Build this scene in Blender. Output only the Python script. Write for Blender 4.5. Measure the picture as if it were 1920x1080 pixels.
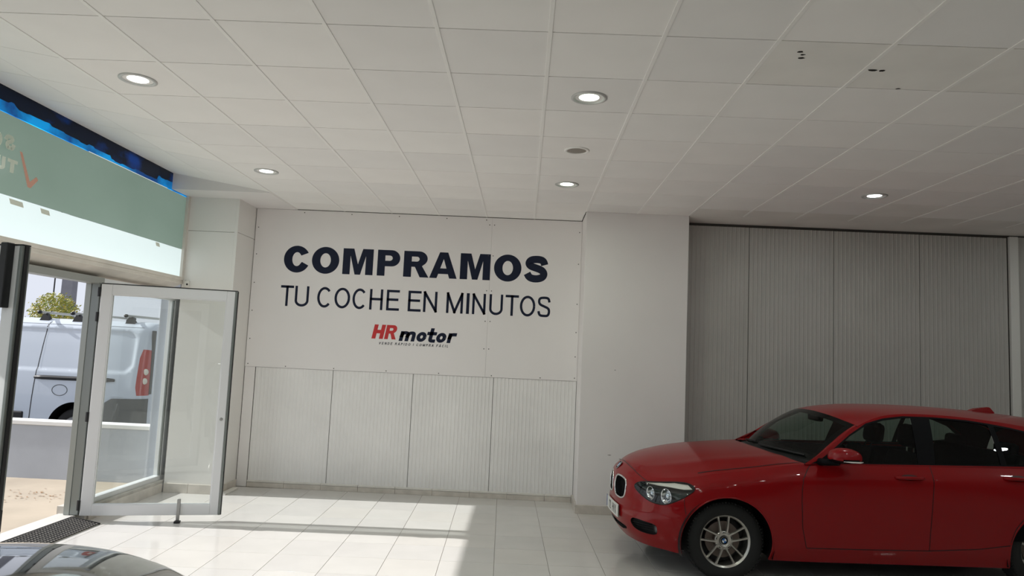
import bpy, bmesh, math, random
import numpy as np
from mathutils import Vector, Matrix
from mathutils.geometry import delaunay_2d_cdt, tessellate_polygon

for _o in list(bpy.data.objects):
    bpy.data.objects.remove(_o)
SC = bpy.context.scene
COL = SC.collection
rnd = random.Random(7)
PI = math.pi

# ---------------------------------------------------------------- camera
cam_data = bpy.data.cameras.new('camera')
cam_data.sensor_width = 36.0
cam_data.lens = 1333.55 / 1920 * 36.0
cam_data.clip_start = 0.05
cam_data.clip_end = 400
cam = bpy.data.objects.new('camera', cam_data)
COL.objects.link(cam)
cam.matrix_world = Matrix(((0.99888294, -0.04300469, 0.01958228, -0.0711),
                           (0.0154963, -0.09337099, -0.99551079, -3.6163),
                           (0.04464005, 0.99470219, -0.09260028, 1.7494),
                           (0, 0, 0, 1)))
SC.camera = cam
# ---------------------------------------------------------------- world, sun, exposure
world = bpy.data.worlds.new('hazy_sky')
SC.world = world
world.use_nodes = True
_bg = world.node_tree.nodes['Background']
_bg.inputs[0].default_value = (0.83, 0.87, 0.98, 1)
_bg.inputs[1].default_value = 0.49
sun_data = bpy.data.lights.new('sun', 'SUN')
sun_data.energy = 3.75
sun_data.angle = math.radians(0.6)
sun_data.color = (1.0, 0.975, 0.955)
sun = bpy.data.objects.new('sun', sun_data)
COL.objects.link(sun)
_d = Vector((1.0, 0.033, -0.592))
sun.rotation_euler = _d.to_track_quat('-Z', 'Y').to_euler()
sun.location = (-20, 0, 14)
LAMP_POWER = 3.8
SC.view_settings.view_transform = 'Standard'
SC.view_settings.look = 'None'
SC.view_settings.gamma = 1.0
SC.view_settings.use_curve_mapping = False
SC.view_settings.exposure = 0.93
SC.cycles.max_bounces = 14
SC.cycles.diffuse_bounces = 9
SC.cycles.transparent_max_bounces = 16

# ---------------------------------------------------------------- materials
MATS = {}


def mat(name, col, rough=0.6, metal=0.0, spec=0.5, coat=0.0, noise=0.0, nscale=3.0, bump=0.0, bscale=80.0, trans=0.0, ior=1.45):
    """plain principled material with optional grain in the colour and fine relief"""
    if name in MATS:
        return MATS[name]
    m = bpy.data.materials.new(name)
    m.use_nodes = True
    nt = m.node_tree
    p = nt.nodes['Principled BSDF']
    p.inputs['Base Color'].default_value = (*col, 1)
    p.inputs['Roughness'].default_value = rough
    p.inputs['Metallic'].default_value = metal
    p.inputs['Specular IOR Level'].default_value = spec
    p.inputs['Coat Weight'].default_value = coat
    p.inputs['Coat Roughness'].default_value = 0.03
    p.inputs['Transmission Weight'].default_value = trans
    p.inputs['IOR'].default_value = ior
    if noise or bump:
        tc = nt.nodes.new('ShaderNodeTexCoord')
    if noise:
        n = nt.nodes.new('ShaderNodeTexNoise')
        n.inputs['Scale'].default_value = nscale
        n.inputs['Detail'].default_value = 6
        nt.links.new(tc.outputs['Object'], n.inputs['Vector'])
        r = nt.nodes.new('ShaderNodeValToRGB')
        r.color_ramp.elements[0].position = 0.3
        r.color_ramp.elements[1].position = 0.7
        r.color_ramp.elements[0].color = (*[c * (1 - noise) for c in col], 1)
        r.color_ramp.elements[1].color = (*[min(1, c * (1 + noise * 0.4)) for c in col], 1)
        nt.links.new(n.outputs['Fac'], r.inputs['Fac'])
        nt.links.new(r.outputs['Color'], p.inputs['Base Color'])
    if bump:
        n2 = nt.nodes.new('ShaderNodeTexNoise')
        n2.inputs['Scale'].default_value = bscale
        n2.inputs['Detail'].default_value = 4
        nt.links.new(tc.outputs['Object'], n2.inputs['Vector'])
        b = nt.nodes.new('ShaderNodeBump')
        b.inputs['Strength'].default_value = bump
        b.inputs['Distance'].default_value = 0.004
        nt.links.new(n2.outputs['Fac'], b.inputs['Height'])
        nt.links.new(b.outputs['Normal'], p.inputs['Normal'])
    MATS[name] = m
    return m


def schlick(nt, f0):
    """Fresnel reflectance of a thin sheet, the same from both sides"""
    lw = nt.nodes.new('ShaderNodeLayerWeight')
    lw.inputs['Blend'].default_value = 0.5
    pw = nt.nodes.new('ShaderNodeMath')
    pw.operation = 'POWER'
    pw.inputs[1].default_value = 5.0
    nt.links.new(lw.outputs['Facing'], pw.inputs[0])
    ma = nt.nodes.new('ShaderNodeMath')
    ma.operation = 'MULTIPLY_ADD'
    ma.inputs[1].default_value = 1.0 - f0
    ma.inputs[2].default_value = f0
    nt.links.new(pw.outputs[0], ma.inputs[0])
    return ma.outputs[0]


def glass_mat(name, tint, refl=1.0, ior=1.5, rough=0.0):
    """clear thin sheet: tinted see-through plus fresnel mirror reflection"""
    if name in MATS:
        return MATS[name]
    m = bpy.data.materials.new(name)
    m.use_nodes = True
    nt = m.node_tree
    nt.nodes.remove(nt.nodes['Principled BSDF'])
    out = nt.nodes['Material Output']
    t = nt.nodes.new('ShaderNodeBsdfTransparent')
    t.inputs[0].default_value = (*tint, 1)
    g = nt.nodes.new('ShaderNodeBsdfGlossy')
    g.inputs['Roughness'].default_value = rough
    g.inputs[0].default_value = (refl, refl, refl, 1)
    mx = nt.nodes.new('ShaderNodeMixShader')
    nt.links.new(schlick(nt, ((ior - 1) / (ior + 1))**2), mx.inputs[0])
    nt.links.new(t.outputs[0], mx.inputs[1])
    nt.links.new(g.outputs[0], mx.inputs[2])
    nt.links.new(mx.outputs[0], out.inputs[0])
    MATS[name] = m
    return m


def film_mat(name, col, trans_col, blotch=None, fac=0.6):
    """printed translucent film stuck on glass: daylight from outside shines through it"""
    m = bpy.data.materials.new(name)
    m.use_nodes = True
    nt = m.node_tree
    nt.nodes.remove(nt.nodes['Principled BSDF'])
    out = nt.nodes['Material Output']
    d = nt.nodes.new('ShaderNodeBsdfDiffuse')
    d.inputs[0].default_value = (*col, 1)
    t = nt.nodes.new('ShaderNodeBsdfTranslucent')
    t.inputs[0].default_value = (*trans_col, 1)
    a = nt.nodes.new('ShaderNodeAddShader')
    nt.links.new(d.outputs[0], a.inputs[0])
    nt.links.new(t.outputs[0], a.inputs[1])
    g = nt.nodes.new('ShaderNodeBsdfGlossy')
    g.inputs['Roughness'].default_value = 0.15
    mx = nt.nodes.new('ShaderNodeMixShader')
    nt.links.new(schlick(nt, 0.02), mx.inputs[0])
    nt.links.new(a.outputs[0], mx.inputs[1])
    nt.links.new(g.outputs[0], mx.inputs[2])
    nt.links.new(mx.outputs[0], out.inputs[0])
    if blotch:
        tc = nt.nodes.new('ShaderNodeTexCoord')
        mp = nt.nodes.new('ShaderNodeMapping')
        mp.inputs['Scale'].default_value = blotch[2]
        n = nt.nodes.new('ShaderNodeTexNoise')
        n.inputs['Scale'].default_value = 1.0
        n.inputs['Detail'].default_value = 5
        r = nt.nodes.new('ShaderNodeValToRGB')
        r.color_ramp.elements[0].position = blotch[3]
        r.color_ramp.elements[1].position = blotch[4]
        r.color_ramp.elements[0].color = (*blotch[0], 1)
        r.color_ramp.elements[1].color = (*blotch[1], 1)
        nt.links.new(tc.outputs['Object'], mp.inputs[0])
        nt.links.new(mp.outputs[0], n.inputs['Vector'])
        nt.links.new(n.outputs['Fac'], r.inputs['Fac'])
        nt.links.new(r.outputs['Color'], t.inputs[0])
    MATS[name] = m
    return m


def emit_mat(name, col, strength):
    m = bpy.data.materials.new(name)
    m.use_nodes = True
    p = m.node_tree.nodes['Principled BSDF']
    p.inputs['Base Color'].default_value = (0.8, 0.8, 0.8, 1)
    p.inputs['Emission Color'].default_value = (*col, 1)
    p.inputs['Emission Strength'].default_value = strength
    MATS[name] = m
    return m


WALL = mat('wall_paint', (0.80, 0.77, 0.76), 0.62, noise=0.04, nscale=1.2, bump=0.06, bscale=120)
FARW = mat('far_wall_grey_paint', (0.30, 0.285, 0.27), 0.7, noise=0.05, nscale=1.0)
BOARD = mat('white_board', (0.82, 0.79, 0.78), 0.5, noise=0.025, nscale=1.5)
RIB = mat('ribbed_panel_lacquer', (0.83, 0.815, 0.80), 0.45, noise=0.06, nscale=2.0)
RIBD = mat('ribbed_panel_shaded_lacquer', (0.44, 0.425, 0.40), 0.5, noise=0.06, nscale=2.0)  # panel lacquer darkened: shade far from the shop window is painted in
TILEC = mat('ceiling_tile_gypsum', (0.865, 0.85, 0.83), 0.75, noise=0.04, nscale=1.6)
TILEC2 = mat('ceiling_tile_water_stained', (0.82, 0.80, 0.765), 0.75, noise=0.07, nscale=2.2)
TBAR = mat('ceiling_bar_white', (0.87, 0.855, 0.83), 0.4)
DARKGAP = mat('joint_shadow_gap', (0.06, 0.055, 0.05), 0.9)
FTILE = mat('floor_porcelain', (0.64, 0.62, 0.595), 0.10, spec=0.55, noise=0.05, nscale=2.5)
GROUT = mat('floor_grout', (0.25, 0.22, 0.19), 0.8)
SKIRT = mat('skirting_ceramic', (0.64, 0.59, 0.53), 0.35, noise=0.16, nscale=9)
ALU = mat('door_aluminium_lacquer', (0.72, 0.73, 0.74), 0.32, metal=0.1)
ALUD = mat('door_edge_anodised', (0.22, 0.24, 0.23), 0.35, metal=0.6)
BLACKP = mat('black_plastic', (0.012, 0.012, 0.014), 0.4)
RUBBER = mat('black_rubber', (0.012, 0.012, 0.012), 0.75)
LINTEL = mat('lintel_cream_metal', (0.76, 0.71, 0.64), 0.5, noise=0.10, nscale=5)
GLASS = glass_mat('clear_window_glass', (0.955, 0.97, 0.963))
STEEL = mat('brushed_steel', (0.55, 0.55, 0.55), 0.3, metal=0.9)
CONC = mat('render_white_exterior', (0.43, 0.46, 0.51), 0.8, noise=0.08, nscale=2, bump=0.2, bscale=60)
PAVE = mat('pavement_beige', (0.43, 0.365, 0.285), 0.85, noise=0.16, nscale=1.8, bump=0.2, bscale=40)
ASPH = mat('asphalt_grey', (0.30, 0.30, 0.31), 0.9, noise=0.15, nscale=4)


# ---------------------------------------------------------------- mesh helpers
def link(o, parent=None):
    COL.objects.link(o)
    if parent is not None:
        o.parent = parent
    return o


def mesh_obj(name, verts, faces, m, parent=None, smooth=False):
    me = bpy.data.meshes.new(name)
    me.from_pydata([tuple(v) for v in verts], [], [tuple(f) for f in faces])
    me.update()
    if m is not None:
        for mm in (m if isinstance(m, (list, tuple)) else [m]):
            me.materials.append(mm)
    if smooth:
        me.shade_smooth()
    o = bpy.data.objects.new(name, me)
    return link(o, parent)


def bm_obj(name, bm, m, parent=None, smooth=False, normals=True):
    me = bpy.data.meshes.new(name)
    if normals:
        bmesh.ops.recalc_face_normals(bm, faces=bm.faces)
    bm.to_mesh(me)
    bm.free()
    if m is not None:
        for mm in (m if isinstance(m, (list, tuple)) else [m]):
            me.materials.append(mm)
    if smooth:
        me.shade_smooth()
    o = bpy.data.objects.new(name, me)
    return link(o, parent)


def bbox(bm, lo, hi, bev=0.0, M=None):
    vs = [bm.verts.new((x, y, z)) for x in (lo[0], hi[0]) for y in (lo[1], hi[1]) for z in (lo[2], hi[2])]
    q = [(0, 1, 3, 2), (4, 6, 7, 5), (0, 4, 5, 1), (2, 3, 7, 6), (0, 2, 6, 4), (1, 5, 7, 3)]
    fs = [bm.faces.new([vs[i] for i in f]) for f in q]
    if bev:
        es = list({e for f in fs for e in f.edges})
        r = bmesh.ops.bevel(bm, geom=es, offset=bev, segments=2, affect='EDGES', profile=0.5)
        vs = list({v for f in r['faces'] for v in f.verts} | {v for v in vs if v.is_valid})
    if M is not None:
        bmesh.ops.transform(bm, matrix=M, verts=[v for v in vs if v.is_valid])
    return vs


def box(name, lo, hi, m, parent=None, bev=0.0):
    bm = bmesh.new()
    bbox(bm, lo, hi, bev)
    return bm_obj(name, bm, m, parent)


def btube(bm, pts, r, seg=10, caps=True):
    """round bar through a list of points"""
    pts = [Vector(p) for p in pts]
    rings = []
    n = len(pts)
    rr = r if isinstance(r, (list, tuple)) else [r] * n
    up = None
    for i, p in enumerate(pts):
        t = (pts[min(i + 1, n - 1)] - pts[max(i - 1, 0)]).normalized()
        if up is None:
            up = Vector((0, 0, 1)) if abs(t.z) < 0.9 else Vector((1, 0, 0))
        a = t.cross(up).normalized()
        b = a.cross(t).normalized()
        up = b
        rings.append([bm.verts.new(p + (a * math.cos(k * 2 * PI / seg) + b * math.sin(k * 2 * PI / seg)) * rr[i]) for k in range(seg)])
    for i in range(n - 1):
        for k in range(seg):
            bm.faces.new((rings[i][k], rings[i][(k + 1) % seg], rings[i + 1][(k + 1) % seg], rings[i + 1][k]))
    if caps:
        bm.faces.new(rings[0])
        bm.faces.new(rings[-1][::-1])


def blathe(bm, prof, seg=32, M=None, closed=False):
    """revolve (radius, height) profile about local Z"""
    rings = []
    for r, h in prof:
        if r < 1e-6:
            v = Vector((0, 0, h))
            rings.append([bm.verts.new(M @ v if M else v)])
        else:
            ring = []
            for k in range(seg):
                a = 2 * PI * k / seg
                v = Vector((r * math.cos(a), r * math.sin(a), h))
                ring.append(bm.verts.new(M @ v if M else v))
            rings.append(ring)
    pairs = list(zip(rings[:-1], rings[1:]))
    if closed:
        pairs.append((rings[-1], rings[0]))
    for a, b in pairs:
        for k in range(seg):
            k2 = (k + 1) % seg
            if len(a) == 1 and len(b) == 1:
                continue
            if len(a) == 1:
                bm.faces.new((a[0], b[k2], b[k]))
            elif len(b) == 1:
                bm.faces.new((a[k], a[k2], b[0]))
            else:
                bm.faces.new((a[k], a[k2], b[k2], b[k]))


def empty(name, loc=(0, 0, 0), rotz=0.0):
    o = bpy.data.objects.new(name, None)
    o.empty_display_size = 0.1
    o.location = loc
    o.rotation_euler = (0, 0, rotz)
    return link(o)


def tag(o, label, cat=None, group=None, kind=None):
    if label:
        o['label'] = label
    if cat:
        o['category'] = cat
    if group:
        o['group'] = group
    if kind:
        o['kind'] = kind
    return o


def struct(o, label, cat):
    return tag(o, label, cat, kind='structure')


def copy_of(o, parent, name=None):
    c = o.copy()
    if name:
        c.name = name
    return link(c, parent)


# ================================================================ the room
H = 3.45
XF = -4.13      # plane of the upper shop window
YB = 5.20       # back wall
YP = 4.61       # pillar front
YR = 4.85       # ribbed wall on the right
RX, RY0 = 7.6, -8.2

# ---- floor slab and tiles
floor = struct(box('floor', (-4.15, RY0, -0.12), (RX, 5.35, -0.0035), GROUT), 'glossy cream porcelain tiled showroom floor', 'floor')
TS = 0.4535
_th = math.radians(1.55)
_c, _s = math.cos(_th), math.sin(_th)
_ft = {}


def tile_mesh(name, sx, sy, h, bev, m):
    bm = bmesh.new()
    x, y, b = sx / 2, sy / 2, bev
    lo = [bm.verts.new(v) for v in ((-x, -y, -h), (x, -y, -h), (x, y, -h), (-x, y, -h))]
    mi = [bm.verts.new(v) for v in ((-x, -y, -b), (x, -y, -b), (x, y, -b), (-x, y, -b))]
    hi = [bm.verts.new(v) for v in ((-x + b, -y + b, 0), (x - b, -y + b, 0), (x - b, y - b, 0), (-x + b, y - b, 0))]
    bm.faces.new(hi)
    for k in range(4):
        k2 = (k + 1) % 4
        bm.faces.new((mi[k], mi[k2], hi[k2], hi[k]))
        bm.faces.new((lo[k], lo[k2], mi[k2], mi[k]))
    me = bpy.data.meshes.new(name)
    bmesh.ops.recalc_face_normals(bm, faces=bm.faces)
    bm.to_mesh(me)
    bm.free()
    me.materials.append(m)
    return me


FT = [FTILE] + [mat('floor_porcelain_%s' % n, c, 0.10, spec=0.55, noise=0.05, nscale=2.5)
                for n, c in (('warm', (0.645, 0.62, 0.59)), ('pale', (0.655, 0.635, 0.61)), ('grey', (0.625, 0.605, 0.585)))]
FTM = [tile_mesh('floor_tile', TS - 0.0032, TS - 0.0032, 0.0034, 0.0008, m) for m in FT]
# tile joints measured on the floor: one joint crosses (0.165, 4.2), rows meet at y 2.458
_ox, _oy = 0.166, 4.30
_inv = lambda x, y: ((x - _ox) * _c + (y - _oy) * _s, -(x - _ox) * _s + (y - _oy) * _c)
_cnt = 0
_rest = []
for i in range(-11, 18):
    for j in range(-27, 3):
        u, v = (i + 0.5) * TS, (j + 0.5) * TS + 0.06
        x, y = _ox + u * _c - v * _s, _oy + u * _s + v * _c
        lim = 5.2
        if x < -4.15 or x > RX or y > lim or y < RY0:
            continue
        seen = y > 0.9 and -4.2 < x < 1.0 + (y - 0.9) * 0.9 and x < 4.4
        if seen and _cnt < 296:
            t = bpy.data.objects.new('floor_tile', rnd.choice(FTM))
            t.location = (x, y, 0)
            t.rotation_euler = (0, 0, _th + rnd.choice((0, PI / 2, PI)))
            link(t, floor)
            _cnt += 1
        else:
            _rest.append((x, y))
_bm = bmesh.new()
for x, y in _rest:
    a = (TS - 0.0032) / 2
    q = [_bm.verts.new((x + dx * _c - dy * _s, y + dx * _s + dy * _c, 0.0)) for dx, dy in ((-a, -a), (a, -a), (a, a), (-a, a))]
    _bm.faces.new(q)
tag(bm_obj('floor_tiles_remaining', _bm, FTILE, floor, normals=False), None, kind='stuff')

# ---- ceiling slab, tiles, bars
ceiling = struct(box('ceiling', (-3.02, RY0, H + 0.02), (RX, 5.35, H + 0.14), DARKGAP), 'white suspended ceiling of square tiles with exposed bars', 'ceiling')
CT = [TILEC] + [mat('ceiling_tile_gypsum_%s' % n, c, 0.75, noise=0.04, nscale=1.6)
                for n, c in (('warm', (0.87, 0.85, 0.828)), ('grey', (0.83, 0.815, 0.80)))]
CTM = [tile_mesh('ceiling_tile', 0.588, 0.5930, 0.016, 0.0015, m) for m in CT]
CTS = tile_mesh('ceiling_tile', 0.588, 0.5930, 0.016, 0.0015, TILEC2)
STAIN = {(2, 0), (3, 0), (4, 0), (5, 0), (6, 6), (6, 7)}
HOLE = {(2, 0): ((1.358, 0.126, 0.016), (1.395, 0.205, 0.014), (1.385, 0.16, 0.012)), (3, 0): ((1.845, 0.329, 0.022), (1.90, 0.335, 0.016), (2.124, 0.585, 0.012)),
        (6, 7): ((4.168, 4.335, 0.03), (4.066, 4.50, 0.02))}
HOLEM = mat('ceiling_hole_dark', (0.02, 0.018, 0.016), 0.9)
_bm2 = bmesh.new()
for i in range(-5, 13):
    for j in range(-14, 9):
        x, y = 0.6 * (i + 0.5), 0.6 * (j + 0.5)
        if y > 5.2:
            continue
        if j < -3 or i > 11:
            a = 0.294
            q = [_bm2.verts.new((x + dx, y + dy, H)) for dx, dy in ((-a, -a), (-a, a), (a, a), (a, -a))]
            _bm2.faces.new(q)
            continue
        if j == 8 and x > 0.6 and x < 1.8:
            continue
        if i >= 3 and j == 7:
            continue
        if i >= 3 and j == 8:
            continue
        t = bpy.data.objects.new('ceiling_tile', CTS if (i, j) in STAIN else rnd.choice(CTM))
        t.location = (x, y, H)
        t.rotation_euler = (PI, 0, 0)
        link(t, ceiling)
        for hx, hy, hr in HOLE.get((i, j), ()):
            b = bmesh.new()
            n = 9
            ring = [b.verts.new((hx - x + hr * rnd.uniform(0.6, 1.2) * 1.3 * math.cos(k * 2 * PI / n), -(hy - y) + hr * rnd.uniform(0.5, 1.1) * math.sin(k * 2 * PI / n), 0.0012)) for k in range(n)]
            b.faces.new(ring)
            o = bm_obj('hole', b, HOLEM, t, normals=False)
tag(bm_obj('ceiling_tiles_remaining', _bm2, TILEC, ceiling, normals=False), None, kind='stuff')
for i in range(-5, 13):     # bars run away from the viewer
    x = 0.6 * i
    y1 = 5.2 if x < 0.6 else (4.6 if x < 1.9 else 4.53)
    box('ceiling_bar', (x - 0.011, -8.0, H - 0.0045), (x + 0.011, y1, H + 0.01), TBAR, ceiling, 0.001)
# plain plaster strip where the tiles stop, above the ribbed wall
mesh_obj('plaster_strip', [(1.8, 4.2, H + 0.002), (RX, 4.2, H + 0.002), (RX, 4.55, H - 0.004), (1.8, 4.55, H - 0.004), (RX, 4.9, H - 0.035), (1.8, 4.9, H - 0.035)],
         [(0, 3, 2, 1), (3, 5, 4, 2)], mat('plaster_strip', (0.78, 0.755, 0.72), 0.7, noise=0.08, nscale=2), ceiling)
# sloping strip of tiles that rises to the shop window on the left
_sl = []
zs = H + 0.175
for j in range(-14, 8):
    y0, y1 = 0.6 * j + 0.002, 0.6 * j + 0.598
    if y0 > 4.24:
        continue
    y1 = min(y1, 4.25)
    for (xa, xb) in ((-3.02, -3.6), (-3.603, -4.14)):
        za = H + (zs - H) * (-3.0 - xa) / 1.13
        zb = H + (zs - H) * (-3.0 - xb) / 1.13
        v = [(xa, y0, za), (xb, y0, zb), (xb, y1, zb), (xa, y1, za)]
        v2 = [(a, b, c + 0.014) for a, b, c in v]
        f = [(0, 1, 2, 3), (7, 6, 5, 4), (0, 4, 5, 1), (1, 5, 6, 2), (2, 6, 7, 3), (3, 7, 4, 0)]
        mesh_obj('sloping_tile', v + v2, f, rnd.choice(CT), ceiling)
mesh_obj('sloping_backing', [(-3.0, RY0, H + 0.03), (-4.5, RY0, zs + 0.06), (-4.5, 5.3, zs + 0.06), (-3.0, 5.3, H + 0.03)], [(0, 1, 2, 3)], DARKGAP, ceiling)

# ---- downlights and speakers
LAMPEM = [emit_mat('lamp_diffuser_%s' % n, c, 3.2) for n, c in (('cool', (0.90, 1.0, 0.97)), ('greenish', (0.80, 1.0, 0.76)))]
RINGM = mat('lamp_ring_grey', (0.55, 0.55, 0.54), 0.35, metal=0.3)


def downlight(x, y, which, label):
    t = empty('ceiling_downlight', (x, y, H))
    tag(t, label, 'light', 'round downlights in the tiled ceiling')
    bm = bmesh.new()
    blathe(bm, [(0.118, 0.0), (0.118, -0.006), (0.105, -0.010), (0.094, -0.006), (0.090, 0.010), (0.118, 0.010)], 40, closed=True)
    bm_obj('trim_ring', bm, RINGM, t, smooth=True)
    bm = bmesh.new()
    blathe(bm, [(0.0, -0.002), (0.06, -0.001), (0.091, 0.004)], 40)
    bm_obj('diffuser', bm, LAMPEM[which], t, smooth=True)
    l = bpy.data.lights.new('downlight_lamp', 'AREA')
    l.shape = 'DISK'
    l.size = 0.18
    l.energy = LAMP_POWER
    l.color = ((0.93, 1.0, 0.97), (0.90, 1.0, 0.86))[which]
    lo = bpy.data.objects.new('downlight_lamp', l)
    lo.location = (0, 0, -0.014)
    link(lo, t)
    return t


for _x, _y, _w, _lab in ((-2.7, 0.91, 0, 'round white downlight nearest the shop window, above the open door'),
                         (-2.7, 3.28, 0, 'small round white downlight near the left corner column'),
                         (0.29, 0.93, 1, 'large round greenish downlight in the middle of the ceiling'),
                         (0.29, 3.32, 1, 'round greenish downlight just left of the wide white pillar'),
                         (3.3, 3.29, 0, 'round white downlight above the red car and ribbed wall')):
    downlight(_x, _y, _w, _lab)
for _x, _y in ((3.3, 0.9), (6.3, 0.9), (6.3, 3.3), (-2.7, -1.5), (0.3, -1.5), (3.3, -1.5), (6.3, -1.5), (-2.7, -3.9), (0.3, -3.9), (3.3, -3.9), (-2.7, -6.3), (0.3, -6.3), (3.3, -6.3)):
    downlight(_x, _y, 0, 'round white downlight in the ceiling outside the picture')

GRILL = mat('speaker_grille_beige', (0.30, 0.27, 0.235), 0.6, noise=0.3, nscale=140)
for _x, _y, _lab in ((0.30, 2.14, 'round ceiling speaker with beige grille between two downlights'), (-2.7, -0.28, 'round ceiling speaker at the top left edge of the picture')):
    t = empty('ceiling_speaker', (_x, _y, H))
    tag(t, _lab, 'speaker', 'round speakers in the ceiling')
    bm = bmesh.new()
    blathe(bm, [(0.105, 0.0), (0.105, -0.005), (0.095, -0.009), (0.080, -0.007), (0.078, 0.004), (0.105, 0.008)], 36, closed=True)
    bm_obj('trim_ring', bm, TBAR, t, smooth=True)
    bm = bmesh.new()
    blathe(bm, [(0.0, -0.008), (0.05, -0.007), (0.081, -0.003)], 36)
    bm_obj('grille', bm, GRILL, t, smooth=True)


# ---- back wall
wall_back = struct(box('wall_back', (-3.75, YB + 0.012, 0), (0.75, YB + 0.2, H + 0.1), DARKGAP), 'white back wall with smooth boards above and ribbed panels below', 'wall')
_up = [(-3.505, -0.5270), (-0.5258, 0.60)]
for a, b in _up:
    box('board_panel', (a, YB - 0.014, 1.455), (b, YB + 0.012, 3.44), BOARD, wall_back, 0.0012)


def ribbed(name, x0, x1, z0, z1, y, m, parent, pitch=0.0455, depth=0.004):
    """vertical ribbed sheet, one real rib after another"""
    n = max(1, int(round((x1 - x0) / pitch)))
    p = (x1 - x0) / n
    prof = [(x0, 0.006)]
    for k in range(n):
        a = x0 + k * p
        prof += [(a + 0.10 * p, 0.0), (a + 0.62 * p, 0.0), (a + 0.72 * p, -depth), (a + 0.90 * p, -depth)]
    prof += [(x1, 0.0), (x1, 0.006)]
    v = [(a, y + b, z0) for a, b in prof] + [(a, y + b, z1) for a, b in prof]
    k = len(prof)
    f = [(i, i + 1, k + i + 1, k + i) for i in range(k - 1)]
    return mesh_obj(name, v, f, m, parent)


_j = [-3.375, -2.408, -1.414, -0.421, 0.60]
for a, b in zip(_j[:-1], _j[1:]):
    ribbed('ribbed_panel', a + 0.0022, b - 0.0022, 0.0, 1.452, YB + 0.002, RIB, wall_back)
box('edge_strip', (-3.505, YB - 0.004, 0.0), (-3.379, YB + 0.01, 1.453), BOARD, wall_back, 0.001)
_bm = bmesh.new()
SCREWS = [(-3.47, z) for z in (3.2, 2.86, 2.5, 2.15, 1.8, 1.49)] + [(0.57, z) for z in (3.3, 2.9, 2.4, 2.05, 1.75, 1.49)] \
    + [(-0.528 + d, z) for z in (3.35, 2.96, 2.52, 2.14, 1.8) for d in (-0.03, 0.03)] + [(x, 1.475) for x in (-3.0, -2.4, -1.75, -1.1, -0.45, 0.15)] \
    + [(x, 3.41) for x in (-2.9, -2.3, -1.7, -1.1, -0.6)]
for x, z in SCREWS:
    blathe(_bm, [(0.0, 0.0025), (0.005, 0.002), (0.007, 0.0)], 8, Matrix.Translation((x, YB - 0.014, z)) @ Matrix.Rotation(PI / 2, 4, 'X'))
tag(bm_obj('screw_heads', _bm, mat('screw_dark', (0.08, 0.075, 0.07), 0.5), wall_back), None, kind='stuff')

baseboard_back = struct(empty('baseboard_back', (0, YB, 0)), 'beige ceramic skirting along the foot of the back wall', 'skirting')
_x = -3.37
_k = 0
while _x < 0.55:
    w = min(TS, 0.58 - _x)
    box('skirting_tile', (_x + 0.0015, -0.016, 0.0), (_x + w - 0.0015, 0.0, 0.058), SKIRT, baseboard_back, 0.002)
    box('skirting_cap', (_x + 0.0015, -0.020, 0.060), (_x + w - 0.0015, 0.0, 0.083), mat('skirting_ceramic_pale', (0.76, 0.73, 0.68), 0.3, noise=0.08, nscale=8), baseboard_back, 0.004)
    _x += TS

# ---- pillar between back wall and ribbed wall
pillar = struct(box('wall_pillar', (0.602, YP, 0), (1.80, 5.35, H), WALL, None, 0.004), 'wide white pillar between the lettered wall and the ribbed wall', 'pillar')
for sx, sz, sw in ((0.93, 0.66, 0.05), (1.06, 0.62, 0.035), (0.98, 1.62, 0.02)):
    bm = bmesh.new()
    q = [bm.verts.new((sx + dx, YP - 0.0008, sz + dz)) for dx, dz in ((0, 0), (sw * 0.5, 0.006), (sw, 0.002), (sw * 0.6, -0.006))]
    bm.faces.new(q)
    bm_obj('scuff', bm, mat('scuff_grey', (0.30, 0.28, 0.26), 0.8), pillar, normals=False)
baseboard_right = struct(empty('baseboard_right', (0, 0, 0)), 'beige ceramic skirting around the foot of the white pillar', 'skirting')
box('skirting_tile', (0.583, YP - 0.018, 0.0), (1.02, YP, 0.095), SKIRT, baseboard_right, 0.003)
box('skirting_tile', (1.023, YP - 0.018, 0.0), (1.47, YP, 0.095), SKIRT, baseboard_right, 0.003)
box('skirting_tile', (1.473, YP - 0.018, 0.0), (1.80, YP, 0.095), SKIRT, baseboard_right, 0.003)
box('skirting_tile', (0.583, YP + 0.001, 0.0), (0.602, 4.92, 0.095), SKIRT, baseboard_right, 0.003)
box('skirting_tile', (0.583, 4.923, 0.0), (0.602, YB - 0.018, 0.095), SKIRT, baseboard_right, 0.003)

# ---- ribbed wall on the right, corner trim, far walls
wall_right = struct(box('wall_right', (1.79, YR + 0.012, 0), (RX, YR + 0.2, H + 0.1), DARKGAP), 'tall ribbed metal panel wall with painted-in shade behind the red car', 'wall')
for a, b in ((1.805, 2.576), (2.576, 3.579), (3.579, 4.591), (4.591, 5.62)):
    ribbed('ribbed_panel', a + 0.003, b - 0.003, 0.0, 3.385, YR, RIBD, wall_right, pitch=0.05)
box('corner_trim', (5.635, YR - 0.03, 0), (5.735, YR + 0.012, 3.40), mat('trim_pale_grey', (0.68, 0.67, 0.64), 0.5), wall_right, 0.003)
ribbed('ribbed_panel', 5.74, RX, 0.0, 3.40, YR, RIBD, wall_right, pitch=0.05)
struct(box('wall_side', (RX, RY0, 0), (RX + 0.15, 5.35, H + 0.1), FARW), 'plain side wall of the hall on the far right', 'wall')
struct(box('wall_front', (-4.4, RY0 - 0.15, 0), (RX + 0.15, RY0, H + 0.3), FARW), 'plain wall of the hall behind the viewer', 'wall')

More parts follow.
